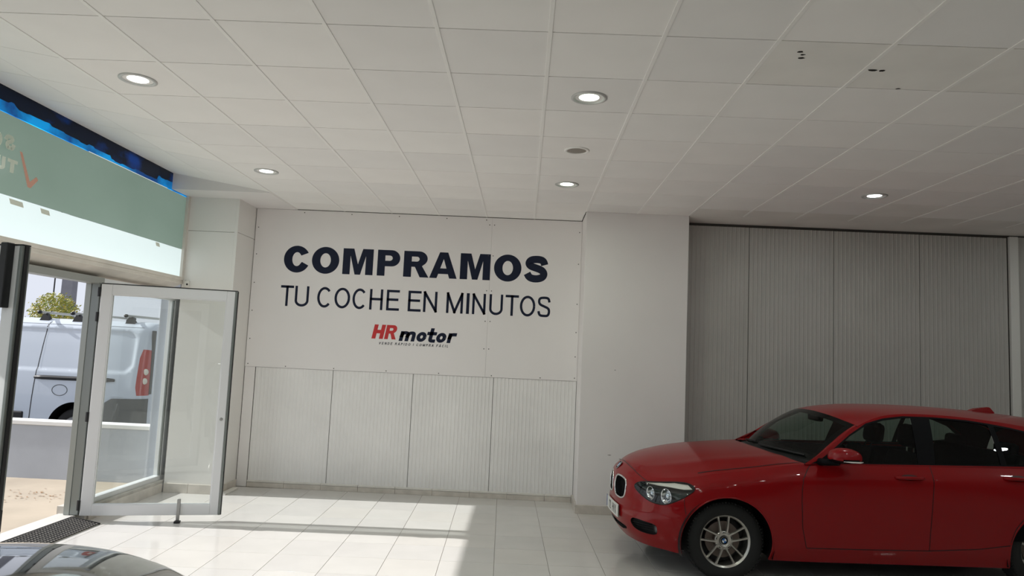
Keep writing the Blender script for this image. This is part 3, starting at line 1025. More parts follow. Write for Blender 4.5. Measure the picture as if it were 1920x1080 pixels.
class Loft:
    """smooth surface through a net of points: stations (u) by guide lines (v)"""

    def __init__(self, net, us, vs, m0=None, m1=None):
        self.net = np.asarray(net, float)
        self.us = np.asarray(us, float)
        self.vs = np.asarray(vs, float)
        self.m0, self.m1 = m0, m1
        # resample finely along u so evaluation is a cheap bilinear/spline lookup
        self.fu = np.linspace(self.us[0], self.us[-1], 700)
        n, k, _ = self.net.shape
        self.fine = crspline(self.us, self.net.reshape(n, k * 3), self.fu, m0, m1).reshape(-1, k, 3)

    def __call__(self, u, v):
        u = np.atleast_1d(np.asarray(u, float))
        v = np.atleast_1d(np.asarray(v, float))
        f = (np.clip(u, self.fu[0], self.fu[-1]) - self.fu[0]) / (self.fu[1] - self.fu[0])
        i = np.clip(f.astype(int), 0, len(self.fu) - 2)
        w = (f - i)[:, None, None]
        rows = self.fine[i] * (1 - w) + self.fine[i + 1] * w     # (N, k, 3)
        ts = self.vs
        h = ts[1:] - ts[:-1]
        d = (rows[:, 1:] - rows[:, :-1]) / h[None, :, None]
        m = np.zeros_like(rows)
        m[:, 1:-1] = (d[:, :-1] * h[None, 1:, None] + d[:, 1:] * h[None, :-1, None]) / (h[1:] + h[:-1])[None, :, None]
        m[:, 0], m[:, -1] = d[:, 0], d[:, -1]
        j = np.clip(np.searchsorted(ts, v, side='right') - 1, 0, len(ts) - 2)
        hh = h[j][:, None]
        s = ((v - ts[j]) / h[j])[:, None]
        a = np.arange(len(u))
        return ((2 * s**3 - 3 * s**2 + 1) * rows[a, j] + (s**3 - 2 * s**2 + s) * hh * m[a, j] + (-2 * s**3 + 3 * s**2) * rows[a, j + 1] + (s**3 - s**2) * hh * m[a, j + 1])

    def normal(self, u, v, e=2e-3):
        a = self(np.asarray(u) + e, v) - self(np.asarray(u) - e, v)
        b = self(u, np.clip(np.asarray(v) + e, self.vs[0], self.vs[-1])) - self(u, np.clip(np.asarray(v) - e, self.vs[0], self.vs[-1]))
        n = np.cross(a, b)
        return n / np.maximum(np.linalg.norm(n, axis=1), 1e-9)[:, None]


# ---- body net of the hatchback: x forward from the front axle, y to the car's left, z up
_ST = [  # each station: seven points from sill to shoulder
    [(.700, 0, .215), (.755, 0, .30), (.775, 0, .42), (.765, 0, .54), (.765, 0, .66), (.745, 0, .755), (.675, 0, .825)],
    [(.690, .22, .215), (.745, .22, .30), (.765, .22, .42), (.755, .22, .54), (.750, .22, .66), (.725, .22, .745), (.655, .22, .807)],
    [(.645, .42, .215), (.695, .425, .30), (.715, .43, .42), (.705, .43, .54), (.695, .43, .65), (.668, .425, .727), (.605, .42, .785)],
    [(.560, .58, .212), (.605, .59, .30), (.625, .60, .42), (.620, .60, .53), (.605, .595, .64), (.575, .585, .715), (.525, .57, .775)],
    [(.460, .68, .210), (.490, .70, .30), (.505, .715, .42), (.500, .72, .53), (.490, .715, .635), (.465, .70, .715), (.420, .665, .788)],
    [(.370, .755, .205), (.375, .78, .30), (.375, .80, .42), (.370, .805, .53), (.360, .80, .64), (.330, .785, .73), (.290, .735, .810)],
    [(.10, .80, .20), (.10, .83, .30), (.10, .85, .44), (.10, .862, .57), (.10, .858, .69), (.10, .838, .785), (.10, .775, .852)],
    [(-.20, .81, .195), (-.20, .845, .30), (-.20, .862, .45), (-.20, .875, .60), (-.20, .873, .74), (-.20, .855, .83), (-.20, .785, .895)],
    [(-.60, .82, .19), (-.60, .85, .30), (-.60, .862, .45), (-.60, .875, .62), (-.60, .878, .77), (-.60, .868, .86), (-.60, .79, .955)],
    [(-1.1, .82, .19), (-1.1, .852, .30), (-1.1, .862, .45), (-1.1, .874, .62), (-1.1, .880, .78), (-1.1, .872, .875), (-1.1, .812, .968)],
    [(-1.7, .82, .19), (-1.7, .852, .30), (-1.7, .862, .45), (-1.7, .874, .62), (-1.7, .880, .78), (-1.7, .873, .88), (-1.7, .812, .980)],
    [(-2.3, .82, .19), (-2.3, .852, .30), (-2.3, .866, .45), (-2.3, .880, .62), (-2.3, .888, .78), (-2.3, .878, .885), (-2.3, .812, .990)],
    [(-2.7, .82, .19), (-2.7, .855, .30), (-2.7, .875, .45), (-2.7, .890, .62), (-2.7, .893, .78), (-2.7, .878, .89), (-2.7, .803, .997)],
    [(-3.1, .78, .20), (-3.1, .82, .30), (-3.1, .845, .45), (-3.1, .860, .62), (-3.1, .860, .78), (-3.1, .845, .89), (-3.1, .770, 1.0)],
    [(-3.34, .66, .22), (-3.37, .70, .30), (-3.39, .72, .45), (-3.39, .735, .62), (-3.38, .73, .78), (-3.36, .71, .89), (-3.31, .65, .99)],
    [(-3.44, .38, .22), (-3.50, .39, .30), (-3.53, .39, .45), (-3.53, .39, .62), (-3.50, .39, .78), (-3.47, .38, .89), (-3.40, .36, .99)],
    [(-3.46, 0, .22), (-3.52, 0, .30), (-3.55, 0, .45), (-3.55, 0, .62), (-3.52, 0, .78), (-3.49, 0, .89), (-3.42, 0, .99)]]
_net = np.array(_ST, float)
_du = np.linalg.norm(_net[1:, 3] - _net[:-1, 3], axis=1)
_us = np.concatenate([[0], np.cumsum(_du)])
_vs = np.array([0, .11, .25, .41, .57, .68, .78])
_m0 = np.zeros((7, 3))
_m0[:, 1] = 1.0
_m1 = np.zeros((7, 3))
_m1[:, 1] = -1.0
BODY = Loft(_net, _us, _vs, _m0.reshape(-1), _m1.reshape(-1))
UMAX, VMAX = _us[-1], _vs[-1]


def lin(xs, ys):
    xs, ys = np.asarray(xs, float), np.asarray(ys, float)
    o = np.argsort(xs)
    xs, ys = xs[o], ys[o]
    return lambda x: crspline(xs, ys, np.clip(x, xs[0], xs[-1]))[:, 0]


# shoulder line as y(x), z(x) for the bonnet
_tu = np.linspace(0, UMAX, 900)
_T = BODY(_tu, np.full_like(_tu, VMAX))
_k = np.argmax(_T[:, 0] < -0.75)
_To = _T[:_k][::-1]


def shoulder_y(x):
    return np.interp(x, _To[:, 0], _To[:, 1])


def shoulder_z(x):
    return np.interp(x, _To[:, 0], _To[:, 2])


hood_c = lin([.675, .60, .50, .33, .08, -.13, -.34, -.46], [.825, .864, .903, .945, .985, 1.006, 1.020, 1.022])


def hood_z(x, y):
    x, y = np.atleast_1d(x).astype(float), np.atleast_1d(y).astype(float)
    ye = np.maximum(shoulder_y(x), 1e-3)
    ze, zc = shoulder_z(x), np.maximum(hood_c(x), shoulder_z(x))
    a = np.clip(np.abs(y) / ye, 0, 1)
    crease = 0.006 * np.exp(-((a - 0.72) / 0.07)**2) * np.clip((0.62 - x) / 0.3, 0, 1)
    return ze + (zc - ze) * (1 - a**2.3) + crease


# cabin
roof_c = lin([-1.05, -1.2, -1.44, -1.78, -2.12, -2.58, -2.84, -3.12, -3.38], [1.358, 1.388, 1.412, 1.426, 1.428, 1.412, 1.395, 1.368, 1.325])
rail_z = lin([-.62, -.80, -.95, -1.10, -1.25, -1.42, -1.60, -1.85, -2.15, -2.35, -2.55, -2.75, -3.0, -3.2, -3.38], [.955, 1.055, 1.145, 1.236, 1.308, 1.362, 1.385, 1.390, 1.378, 1.362, 1.340, 1.312, 1.270, 1.22, 1.12])


def side_y(x, z):
    """leaning side of the cabin above the shoulder"""
    t = np.asarray(z) - 0.965
    return 0.808 - 0.42 * t - 0.40 * t * t - 0.10 * np.clip(-2.5 - np.asarray(x), 0, 1)**2


def roof_pt(a, x):
    ze = rail_z(x)
    ye = side_y(x, ze)
    zc = np.maximum(roof_c(x), ze)
    return np.stack([x, a * ye, ze + (zc - ze) * (1 - np.abs(a)**2.6)], -1)


def ws_top(a):
    x = -1.035 - 0.125 * a * a
    return roof_pt(a * 0.955, x)


def ws_base(a):
    return np.stack([-0.53 - 0.25 * a * a, 0.715 * a, 1.012 - 0.050 * a * a], -1)


def ws_pt(a, b):
    a, b = np.asarray(a, float), np.asarray(b, float)
    p = ws_base(a) * (1 - b)[:, None] + ws_top(a) * b[:, None]
    k = 4 * b * (1 - b)
    p[:, 0] += 0.022 * k
    p[:, 2] += 0.022 * k
    return p
def inpoly(px, py, poly):
    poly = np.asarray(poly, float)
    x0, y0 = poly[:, 0], poly[:, 1]
    x1, y1 = np.roll(x0, -1), np.roll(y0, -1)
    r = np.zeros(len(px), bool)
    for a, b, c, d in zip(x0, y0, x1, y1):
        if b == d:
            continue
        k = ((b > py) != (d > py)) & (px < (c - a) * (py - b) / (d - b) + a)
        r ^= k
    return r


def chaikin(p, n=2):
    p = [np.asarray(q, float) for q in p]
    for _ in range(n):
        r = []
        for a, b in zip(p, p[1:] + p[:1]):
            r += [a * .75 + b * .25, a * .25 + b * .75]
        p = r
    return [tuple(q) for q in p]


def densify(p, d=0.03, closed=True):
    out = []
    n = len(p)
    for i in range(n if closed else n - 1):
        a, b = np.asarray(p[i], float), np.asarray(p[(i + 1) % n], float)
        k = max(1, int(np.linalg.norm(b - a) / d))
        for j in range(k):
            out.append(tuple(a + (b - a) * j / k))
    if not closed:
        out.append(tuple(p[-1]))
    return out


def region_mesh(outer, regions, du, dv, default):
    """triangulate a flat domain with clean cuts along every region outline; returns {name: (verts2d, tris)}"""
    pts, edges = [], []

    def loop(p):
        b = len(pts)
        pts.extend(p)
        edges.extend((b + i, b + (i + 1) % len(p)) for i in range(len(p)))

    loop(outer)
    for _, p in regions:
        loop(p)
    allp = np.array(pts)
    lo, hi = allp.min(0), allp.max(0)
    gx = np.arange(lo[0] + du / 2, hi[0], du)
    gy = np.arange(lo[1] + dv / 2, hi[1], dv)
    G = np.stack(np.meshgrid(gx, gy), -1).reshape(-1, 2)
    G = G[inpoly(G[:, 0], G[:, 1], outer)]
    d = np.full(len(G), 9.0)
    for a in range(0, len(allp), 400):
        d = np.minimum(d, np.sqrt(((G[:, None] - allp[None, a:a + 400])**2).sum(2)).min(1))
    G = G[d > 0.42 * min(du, dv)]
    pts.extend(map(tuple, G))
    r = delaunay_2d_cdt([Vector((float(a), float(b))) for a, b in pts], edges, [], 0, 1e-6)
    V = np.array([(v.x, v.y) for v in r[0]])
    T = np.array([f for f in r[2]], int)
    c = V[T].mean(1)
    lab = np.full(len(T), -1)
    keep = inpoly(c[:, 0], c[:, 1], outer)
    lab[keep] = 0
    for k, (_, p) in enumerate(regions):
        lab[keep & inpoly(c[:, 0], c[:, 1], p)] = k + 1
    names = [default] + [n for n, _ in regions]
    out = {}
    for k, nm in enumerate(names):
        t = T[lab == k]
        if len(t) == 0:
            continue
        if nm in out:
            t = np.concatenate([out[nm], t])
        out[nm] = t
    res = {}
    for nm, t in out.items():
        u, inv = np.unique(t, return_inverse=True)
        res[nm] = (V[u], inv.reshape(-1, 3))
    return res


def orient(P, T, outward):
    n = np.cross(P[T[:, 1]] - P[T[:, 0]], P[T[:, 2]] - P[T[:, 0]])
    c = P[T].mean(1)
    flip = (n * outward(c)).sum(1) < 0
    T = T.copy()
    T[flip] = T[flip][:, ::-1]
    return T


def inv_body(x, z):
    """(u, v) of a side point given x and z"""
    u, v = 1.33 - x, 0.4
    for _ in range(30):
        p = BODY([u], [v])[0]
        u += (p[0] - x)
        v += (z - p[2]) * 0.9
        v = min(max(v, -0.05), VMAX + 0.05)
    return (float(u), float(v))


ARCH_F = [inv_body(0.005 + .368 * math.cos(a), .315 + .368 * math.sin(a)) for a in np.linspace(-0.32, PI + 0.32, 40)]
ARCH_F = [(ARCH_F[0][0], -0.01)] + ARCH_F + [(ARCH_F[-1][0], -0.01)]
ARCH_R = [inv_body(-2.69 + .362 * math.cos(a), .315 + .362 * math.sin(a)) for a in np.linspace(-0.32, PI + 0.32, 40)]
ARCH_R = [(ARCH_R[0][0], -0.01)] + ARCH_R + [(ARCH_R[-1][0], -0.01)]
HEADL = chaikin([(.445, .600), (.480, .662), (.576, .706), (.70, .730), (.84, .742), (.965, .724), (1.045, .662), (.965, .600), (.84, .505), (.777, .480), (.677, .490), (.564, .538)], 2)
KIDNEY = chaikin([(.048, .44), (.048, .57), (.085, .625), (.16, .640), (.27, .637), (.322, .615), (.338, .54), (.328, .455), (.28, .405), (.16, .398), (.08, .405)], 2)
FOG = chaikin([(.450, .205), (.470, .240), (.514, .252), (.62, .247), (.735, .238), (.752, .19), (.742, .138), (.66, .130), (.564, .134), (.50, .152), (.465, .18)], 2)
SLOT = [(-.02, .075), (.26, .080), (.36, .105), (.37, .125), (.33, .138), (-.02, .142)]
F_SEAM = [(2.035, .79), (1.975, .73), (1.930, .671), (1.918, .56), (1.917, .464), (1.930, .267), (1.967, .118)]
M_SEAM = [(3.02, .79), (3.005, .55), (2.982, .125)]
SILL = [(1.72, .112), (1.967, .115), (2.39, .117), (2.98, .125), (3.40, .150), (3.70, .19)]
R_SEAM = [inv_body(-2.33, .40), inv_body(-2.37, .52), inv_body(-2.45, .62), inv_body(-2.60, .74), inv_body(-2.70, .86), (4.08, .79)]


def body_regions():
    fd = F_SEAM + [(2.39, .117), (2.98, .125)] + M_SEAM[::-1][1:]
    rd = M_SEAM + [(3.40, .150), (3.66, .182)] + R_SEAM
    sill = [(1.70, -.01), (3.72, -.01), (3.72, .195)] + SILL[::-1][1:] + [(1.70, .112)]
    fender = [(.95, -.01), (2.2, -.01), (1.967, .118)] + F_SEAM[::-1][1:] + [(.50, .79), (.50, .70), (.95, .60), (.985, .40)]
    bumper = [(-.01, -.01), (.955, -.01), (.965, .36), (.985, .40), (.955, .61), (.60, .70), (.56, .79), (-.01, .79)]
    rb = [(4.55, -.01), (5.9, -.01), (5.9, .50), (4.60, .42)]
    tl = [(4.62, .46), (5.05, .45), (5.10, .60), (4.55, .62)]
    return [('front_fender', fender), ('front_bumper', bumper), ('rear_bumper', rb), ('tail_lamp', tl), ('sill', sill),
            ('front_door', fd), ('rear_door', rd), ('headlight_lens', HEADL), ('kidney_hole', KIDNEY), ('fog_hole', FOG), ('slot_hole', SLOT),
            ('arch_hole', ARCH_F), ('arch_hole', ARCH_R)]


CARGLASS = glass_mat('car_window_glass', (0.48, 0.57, 0.525), 0.6)
LENS = glass_mat('headlight_clear_lens', (0.92, 0.94, 0.93), 1.0)
CHROME = mat('chrome', (0.72, 0.72, 0.73), 0.12, metal=1.0)
SATIN = mat('satin_silver', (0.62, 0.61, 0.58), 0.30, metal=0.9)
TRIMB = mat('car_black_trim', (0.004, 0.004, 0.005), 0.6, spec=0.12)
GRILB = mat('car_black_grille', (0.006, 0.006, 0.007), 0.5)
TYRE = mat('tyre_rubber', (0.014, 0.014, 0.014), 0.8, bump=0.2, bscale=60)
ALLOY = mat('wheel_alloy_silver', (0.58, 0.56, 0.52), 0.28, metal=0.85)
DISC = mat('brake_disc_iron', (0.20, 0.16, 0.14), 0.5, metal=0.7)
SEATM = mat('seat_fabric_black', (0.005, 0.005, 0.006), 0.9, spec=0.1)
EMB = mat('badge_blue', (0.02, 0.13, 0.42), 0.3)
EMW = mat('badge_white', (0.75, 0.76, 0.78), 0.3)
TLAMP = mat('tail_lamp_red', (0.42, 0.015, 0.015), 0.12, coat=0.8)
PLATEM = mat('plate_white', (0.72, 0.72, 0.68), 0.45)
PLATEB = mat('plate_blue_band', (0.02, 0.07, 0.35), 0.45)
INK = mat('plate_black_ink', (0.012, 0.012, 0.014), 0.5)


def disc_badge(name, r, parent, M, flat=False):
    """round emblem: dark ring with four blue and white quarters"""
    bm = bmesh.new()
    blathe(bm, [(0.0, 0.0), (r * 0.98, 0.0), (r, 0.001), (r, 0.004), (r * 0.96, 0.006), (r * 0.62, 0.0055), (0.0, 0.0055)], 28, M)
    ring = bm_obj(name, bm, TRIMB, parent, smooth=False)
    sub = parent if flat else ring
    for k in range(4):
        b = bmesh.new()
        c = b.verts.new(M @ Vector((0, 0, 0.0066)))
        arc = [b.verts.new(M @ Vector((r * 0.6 * math.cos(PI / 2 * k + t), r * 0.6 * math.sin(PI / 2 * k + t), 0.0066))) for t in np.linspace(0, PI / 2, 7)]
        for a1, a2 in zip(arc[:-1], arc[1:]):
            b.faces.new((c, a1, a2))
        bm_obj('badge_quarter', b, EMB if k % 2 else EMW, sub, normals=False)
    b = bmesh.new()
    blathe(b, [(r * 0.93, 0.0062), (r * 0.93, 0.007), (r * 1.0, 0.0065), (r * 1.01, 0.004)], 28, M)
    bm_obj('badge_rim', b, CHROME, sub)
    return ring


_WH = {}


def wheel(parent, x, side, spin):
    """tyre, ten-spoke alloy rim, brake disc, hub cap; local Z of the wheel points outward"""
    M = Matrix.Translation((x, side * 0.688, 0.316)) @ Matrix.Rotation(-side * PI / 2, 4, 'X')
    if not _WH:
        bm = bmesh.new()
        w = 0.1025
        prof = [(.208, -.085), (.222, -w + .004), (.262, -w - .004), (.297, -w + .008), (.310, -w + .026), (.3145, -.062)]
        for g in (-.045, -.015, .015, .045):
            prof += [(.3155, g - .006), (.309, g - .004), (.309, g + .004), (.3155, g + .006)]
        prof += [(.3145, .062), (.310, w - .026), (.297, w - .008), (.262, w + .004), (.222, w - .004), (.208, .085)]
        blathe(bm, prof, 64)
        for k in range(72):     # shoulder blocks
            a = 2 * PI * k / 72
            for s in (-1, 1):
                bbox(bm, (.3035, -.0065, s * .080 - .012), (.3135, .0065, s * .080 + .012), 0, Matrix.Rotation(a, 4, 'Z'))
        _WH['tyre'] = bm_obj('tyre', bm, TYRE, None, smooth=False)
        _WH['tyre'].data.shade_smooth()
        bm = bmesh.new()
        blathe(bm, [(.196, -.08), (.204, -.02), (.196, .055), (.190, .066), (.197, .072), (.206, .081), (.216, .089), (.2185, .086), (.2185, .078), (.208, .070), (.206, -.085)], 64, closed=True)
        _WH['rim'] = bm_obj('rim', bm, ALLOY, None, smooth=True)
        bm = bmesh.new()
        pr_ = []
        M2 = None
        # one spoke, along +X, gently arched and tapering; pairs are placed by rotation
        secs = [(.040, .0105, .058, .030), (.070, .0090, .066, .026), (.110, .0080, .071, .022), (.150, .0080, .0715, .022), (.180, .009, .071, .022), (.204, .012, .072, .02)]
        rings = []
        for r, hw, zt, th in secs:
            rings.append([bm.verts.new(v) for v in ((r, -hw, zt - th), (r, -hw, zt - .006), (r, -hw * .55, zt), (r, hw * .55, zt), (r, hw, zt - .006), (r, hw, zt - th))])
        for a, b in zip(rings[:-1], rings[1:]):
            for k in range(6):
                bm.faces.new((a[k], a[(k + 1) % 6], b[(k + 1) % 6], b[k]))
        bm.faces.new(rings[0])
        bm.faces.new(rings[-1])
        _WH['spoke'] = bm_obj('spoke', bm, ALLOY, None, smooth=False)
        bm = bmesh.new()
        blathe(bm, [(.0, .030), (.076, .030), (.078, .052), (.070, .058), (.045, .062), (.040, .055), (.0, .055)], 40)
        _WH['hub'] = bm_obj('hub', bm, ALLOY, None, smooth=True)
        bm = bmesh.new()
        blathe(bm, [(.0, .0595), (.0125, .0595), (.0135, .055), (.0135, .05)], 14)
        _WH['bolt'] = bm_obj('wheel_bolt', bm, GRILB, None, smooth=True)
        bm = bmesh.new()
        blathe(bm, [(.06, .01), (.145, .01), (.145, -.012), (.06, -.012)], 40, closed=True)
        _WH['disc'] = bm_obj('brake_disc', bm, DISC, None)
        bm = bmesh.new()
        blathe(bm, [(.0, -.06), (.19, -.06), (.19, -.075), (.0, -.075)], 32)
        _WH['back'] = bm_obj('wheel_back', bm, GRILB, None)
        fresh = True
    else:
        fresh = False
    w = bpy.data.objects.new('wheel', None)
    w.empty_display_size = .1
    w.matrix_local = M @ Matrix.Rotation(spin, 4, 'Z')
    link(w, parent)

    def put(key, L=Matrix.Identity(4)):
        o = _WH[key]
        if o.parent is None and key not in _WH.get('used', set()):
            _WH.setdefault('used', set()).add(key)
        else:
            o = o.copy()
            COL.objects.link(o)
        o.parent = w
        o.matrix_local = L
        return o
    for k in ('tyre', 'rim', 'hub', 'disc', 'back'):
        put(k)
    for p in range(5):
        c = 2 * PI * p / 5
        for s in (-1, 1):
            # the two spokes of a pair start close together and end 27 degrees apart
            a = math.radians(8.6)
            L = Matrix.Rotation(c, 4, 'Z') @ Matrix.Translation((.057 - .06 * math.cos(a), s * (.025 - .06 * math.sin(a)), 0)) @ Matrix.Rotation(s * a, 4, 'Z')
            put('spoke', L)
        put('bolt', Matrix.Rotation(c, 4, 'Z') @ Matrix.Translation((.056, 0, 0)))
    disc_badge('hub_badge', .031, w, Matrix.Translation((0, 0, .0565)), flat=True)
    return w


def surf_obj(name, P, T, m, parent, outward, smooth=True):
    T = orient(P, T, outward)
    return mesh_obj(name, P, T, m, parent, smooth)


def grid_obj(name, P, m, parent, outward=None, smooth=True):
    """P (r, c, 3) grid of points"""
    r, c, _ = P.shape
    V = P.reshape(-1, 3)
    F = []
    for i in range(r - 1):
        for j in range(c - 1):
            F.append((i * c + j, i * c + j + 1, (i + 1) * c + j + 1, (i + 1) * c + j))
    F = np.array(F)
    if outward is not None:
        n = np.cross(V[F[:, 1]] - V[F[:, 0]], V[F[:, 3]] - V[F[:, 0]]) + np.cross(V[F[:, 2]] - V[F[:, 1]], V[F[:, 3]] - V[F[:, 1]])
        fl = (n * outward(V[F].mean(1))).sum(1) < 0
        F[fl] = F[fl][:, ::-1]
    return mesh_obj(name, V, F.tolist(), m, parent, smooth)


def out_side(c):
    o = c.copy()
    o[:, 0] = np.where(c[:, 0] > 0.2, (c[:, 0] - 0.2) * 2, np.where(c[:, 0] < -3.0, (c[:, 0] + 3.0) * 2, 0))
    o[:, 2] = 0
    return o


def out_up(c):
    o = np.zeros_like(c)
    o[:, 2] = 1
    o[:, 0] = 0.3
    return o


_REG = {}


def seam(name, uv, w, parent, side, m=GRILB, lift=0.0012):
    """thin dark panel gap that follows the body"""
    uv = np.array(densify(uv, 0.03, False))
    t = np.gradient(uv, axis=0)
    t /= np.maximum(np.linalg.norm(t, axis=1), 1e-9)[:, None]
    n = np.stack([-t[:, 1], t[:, 0]], 1)
    rows = []
    for k in (-0.5, 0.5):
        q = uv + n * w * k
        P = BODY(q[:, 0], np.clip(q[:, 1], 0, VMAX))
        N = BODY.normal(q[:, 0], np.clip(q[:, 1], 0.01, VMAX - 0.01))
        N *= np.sign((N * out_side(P)).sum(1) + 1e-9)[:, None]
        P = P + N * lift
        P[:, 1] *= side
        rows.append(P)
    return grid_obj(name, np.stack(rows, 0), m, parent, out_side, False)


def outline_tube(name, poly, r, m, parent, side, lift=0.0):
    q = np.array(poly)
    P = BODY(q[:, 0], q[:, 1])
    N = BODY.normal(q[:, 0], q[:, 1])
    N *= np.sign((N * out_side(P)).sum(1) + 1e-9)[:, None]
    P = P + N * lift
    P[:, 1] *= side
    bm = bmesh.new()
    pts = [Vector(p) for p in P]
    pts = pts + [pts[0]]
    btube(bm, pts, r, 8, caps=False)
    return bm_obj(name, bm, m, parent, smooth=True)


def inset_patch(name, poly, depth, m, parent, side, shrink=1.0, wall=None):
    """copy of a body region pushed inward, with side walls back to the skin"""
    poly = densify(poly, 0.02)
    c = np.mean(poly, 0)
    reg = region_mesh(poly, [], 0.03, 0.03, 'p')['p']
    uv, T = reg
    P = BODY(uv[:, 0], uv[:, 1])
    N = BODY.normal(uv[:, 0], uv[:, 1])
    N *= np.sign((N * out_side(P)).sum(1) + 1e-9)[:, None]
    Q = P - N * depth
    C = Q.mean(0)
    Q = C + (Q - C) * shrink
    Q[:, 1] *= side
    q = np.array(poly)
    a = BODY(q[:, 0], q[:, 1])
    n = BODY.normal(q[:, 0], q[:, 1])
    n *= np.sign((n * out_side(a)).sum(1) + 1e-9)[:, None]
    Cm = C * [1, 1, 1]
    b = Cm + (a - n * depth - Cm) * shrink
    a = a * [1, side, 1]
    b = b * [1, side, 1]
    T = orient(Q, T, out_side)
    k, nb = len(a), len(Q)
    V = np.concatenate([Q, a, b])
    F = [tuple(t) for t in T.tolist()] + [(nb + i, nb + (i + 1) % k, nb + k + (i + 1) % k, nb + k + i) for i in range(k)]
    o = mesh_obj(name, V, F, m, parent, False)
    return o


def make_car(paint, loc, rotz, label, cat, full=True):
    root = empty('car', loc, rotz)
    tag(root, label, cat)
    if 'b' not in _REG:
        _REG['b'] = region_mesh(densify([(0, 0), (UMAX, 0), (UMAX, VMAX), (0, VMAX)], 0.035), [(n, densify(p, 0.035)) for n, p in body_regions()], 0.045, 0.04, 'quarter_panel')
        q = _REG['b']['quarter_panel']
        q_uv, q_t = q
        par = list(range(len(q_uv)))

        def find(i):
            while par[i] != i:
                par[i] = par[par[i]]
                i = par[i]
            return i
        for t in q_t.tolist():
            a_, b_, c_ = (find(i) for i in t)
            par[b_] = a_
            par[find(c_)] = a_
        comp = np.array([find(int(t[0])) for t in q_t])
        best = max(set(comp.tolist()), key=lambda k: (comp == k).sum())
        for k in set(comp.tolist()):
            if k == best:
                continue
            t = q_t[comp == k]
            um = q_uv[t].mean()
            um = q_uv[t][..., 0].mean()
            dst = 'front_fender' if um < 2.1 else ('sill' if um < 3.9 else 'rear_bumper')
            V0, T0 = _REG['b'][dst]
            u_, inv = np.unique(t, return_inverse=True)
            Vn = np.concatenate([V0, q_uv[u_]])
            Tn = np.concatenate([T0, inv.reshape(-1, 3) + len(V0)])
            # weld coincident points so the scrap belongs to its panel
            key = {}
            mp = np.empty(len(Vn), int)
            keep = []
            for i, w_ in enumerate(np.round(Vn, 5).tolist()):
                w_ = tuple(w_)
                if w_ not in key:
                    key[w_] = len(keep)
                    keep.append(i)
                mp[i] = key[w_]
            _REG['b'][dst] = (Vn[keep], mp[Tn])
        t = q_t[comp == best]
        u_, inv = np.unique(t, return_inverse=True)
        _REG['b']['quarter_panel'] = (q_uv[u_], inv.reshape(-1, 3))
    mats = {'headlight_lens': LENS, 'tail_lamp': TLAMP}
    centre = {'front_bumper', 'rear_bumper'}
    for nm, (uv, T) in _REG['b'].items():
        if nm.endswith('_hole'):
            continue
        P = BODY(uv[:, 0], uv[:, 1])
        m = mats.get(nm, paint)
        if nm in centre:
            P2 = np.concatenate([P, P * [1, -1, 1]])
            T2 = np.concatenate([T, T[:, ::-1] + len(P)])
            o = surf_obj(nm, P2, T2, m, root, out_side)
            bm = bmesh.new()
            bm.from_mesh(o.data)
            bmesh.ops.remove_doubles(bm, verts=bm.verts, dist=1e-4)
            bm.to_mesh(o.data)
            bm.free()
            o.data.shade_smooth()
        else:
            for s in (1, -1):
                surf_obj(nm, P * [1, s, 1], T, m, root, out_side)
    # bonnet
    a = np.linspace(-1, 1, 49)
    b = np.linspace(0, 1, 48)**0.8
    A, B = np.meshgrid(a, b)
    xr = -0.44 - 0.22 * A**2
    X = xr * (1 - B) + 0.6745 * B
    Y = A * shoulder_y(X)
    Z = hood_z(X.ravel(), Y.ravel()).reshape(X.shape)
    grid_obj('bonnet', np.stack([X, Y, Z], -1), paint, root, out_up)
    # cowl strip, windscreen, pillars, roof
    a = np.linspace(-1, 1, 41)
    xr = -0.44 - 0.22 * a**2
    y = a * shoulder_y(xr) * 0.97
    e0 = np.stack([xr, y, hood_z(xr, y) - 0.004], -1)
    e1 = e0 + [-0.03, 0, -0.025]
    e2 = ws_base(a) + [0.0, 0, 0.004]
    grid_obj('cowl_panel', np.stack([e0, e1, e2], 0), GRILB, root, out_up)
    for y0, y1 in ((0.10, 0.62), (-0.52, 0.02)):
        bm = bmesh.new()
        pa = ws_pt(np.linspace(y0, y1, 6) / 0.715, np.linspace(0.02, 0.06, 6)) + [0.012, 0, 0.012]
        btube(bm, [Vector(p) for p in pa], 0.007, 6)
        bm_obj('wiper', bm, GRILB, root)
    A, B = np.meshgrid(np.linspace(-1, 1, 33), np.linspace(0, 1, 17))
    W = ws_pt(A.ravel(), B.ravel()).reshape(17, 33, 3)
    grid_obj('windscreen', W, CARGLASS, root, out_up)
    for a0, a1, b0, b1 in ((-1, -.92, 0, 1), (.92, 1, 0, 1), (-.92, .92, .90, 1), (-.92, .92, 0, .05)):
        A, B = np.meshgrid(np.linspace(a0, a1, 3 if a1 - a0 < .2 else 25), np.linspace(b0, b1, 15 if b1 - b0 > .5 else 3))
        w = ws_pt(A.ravel(), B.ravel()).reshape(A.shape + (3,)) - [.003, 0, .003]
        grid_obj('windscreen_border', w, TRIMB, root, out_up)
    for s in (1, -1):
        bb = np.linspace(0, 1, 17)
        inner = ws_pt(np.full(17, 1.0), bb)
        xa = -0.635 + (-1.16 + 0.635) * bb
        outer = np.stack([xa, side_y(xa, rail_z(xa)), rail_z(xa)], -1)
        mid = (inner + outer) / 2 + np.array([0.010, 0.008, 0.010])
        grid_obj('pillar_a', np.stack([inner, mid, outer], 0) * [1, s, 1], paint, root, lambda c: c * [0, 1, 0] + [0.3, 0, 0.5])
        grid_obj('pillar_lining', (np.stack([inner, mid, outer], 0) + [-.02, -.016, -.006]) * [1, s, 1], SEATM, root, None)
    A, B = np.meshgrid(np.linspace(-1, 1, 33), np.linspace(0, 1, 40))
    xf = -1.035 - 0.125 * (A / 0.955)**2
    xr = -3.36 + 0.05 * A**2
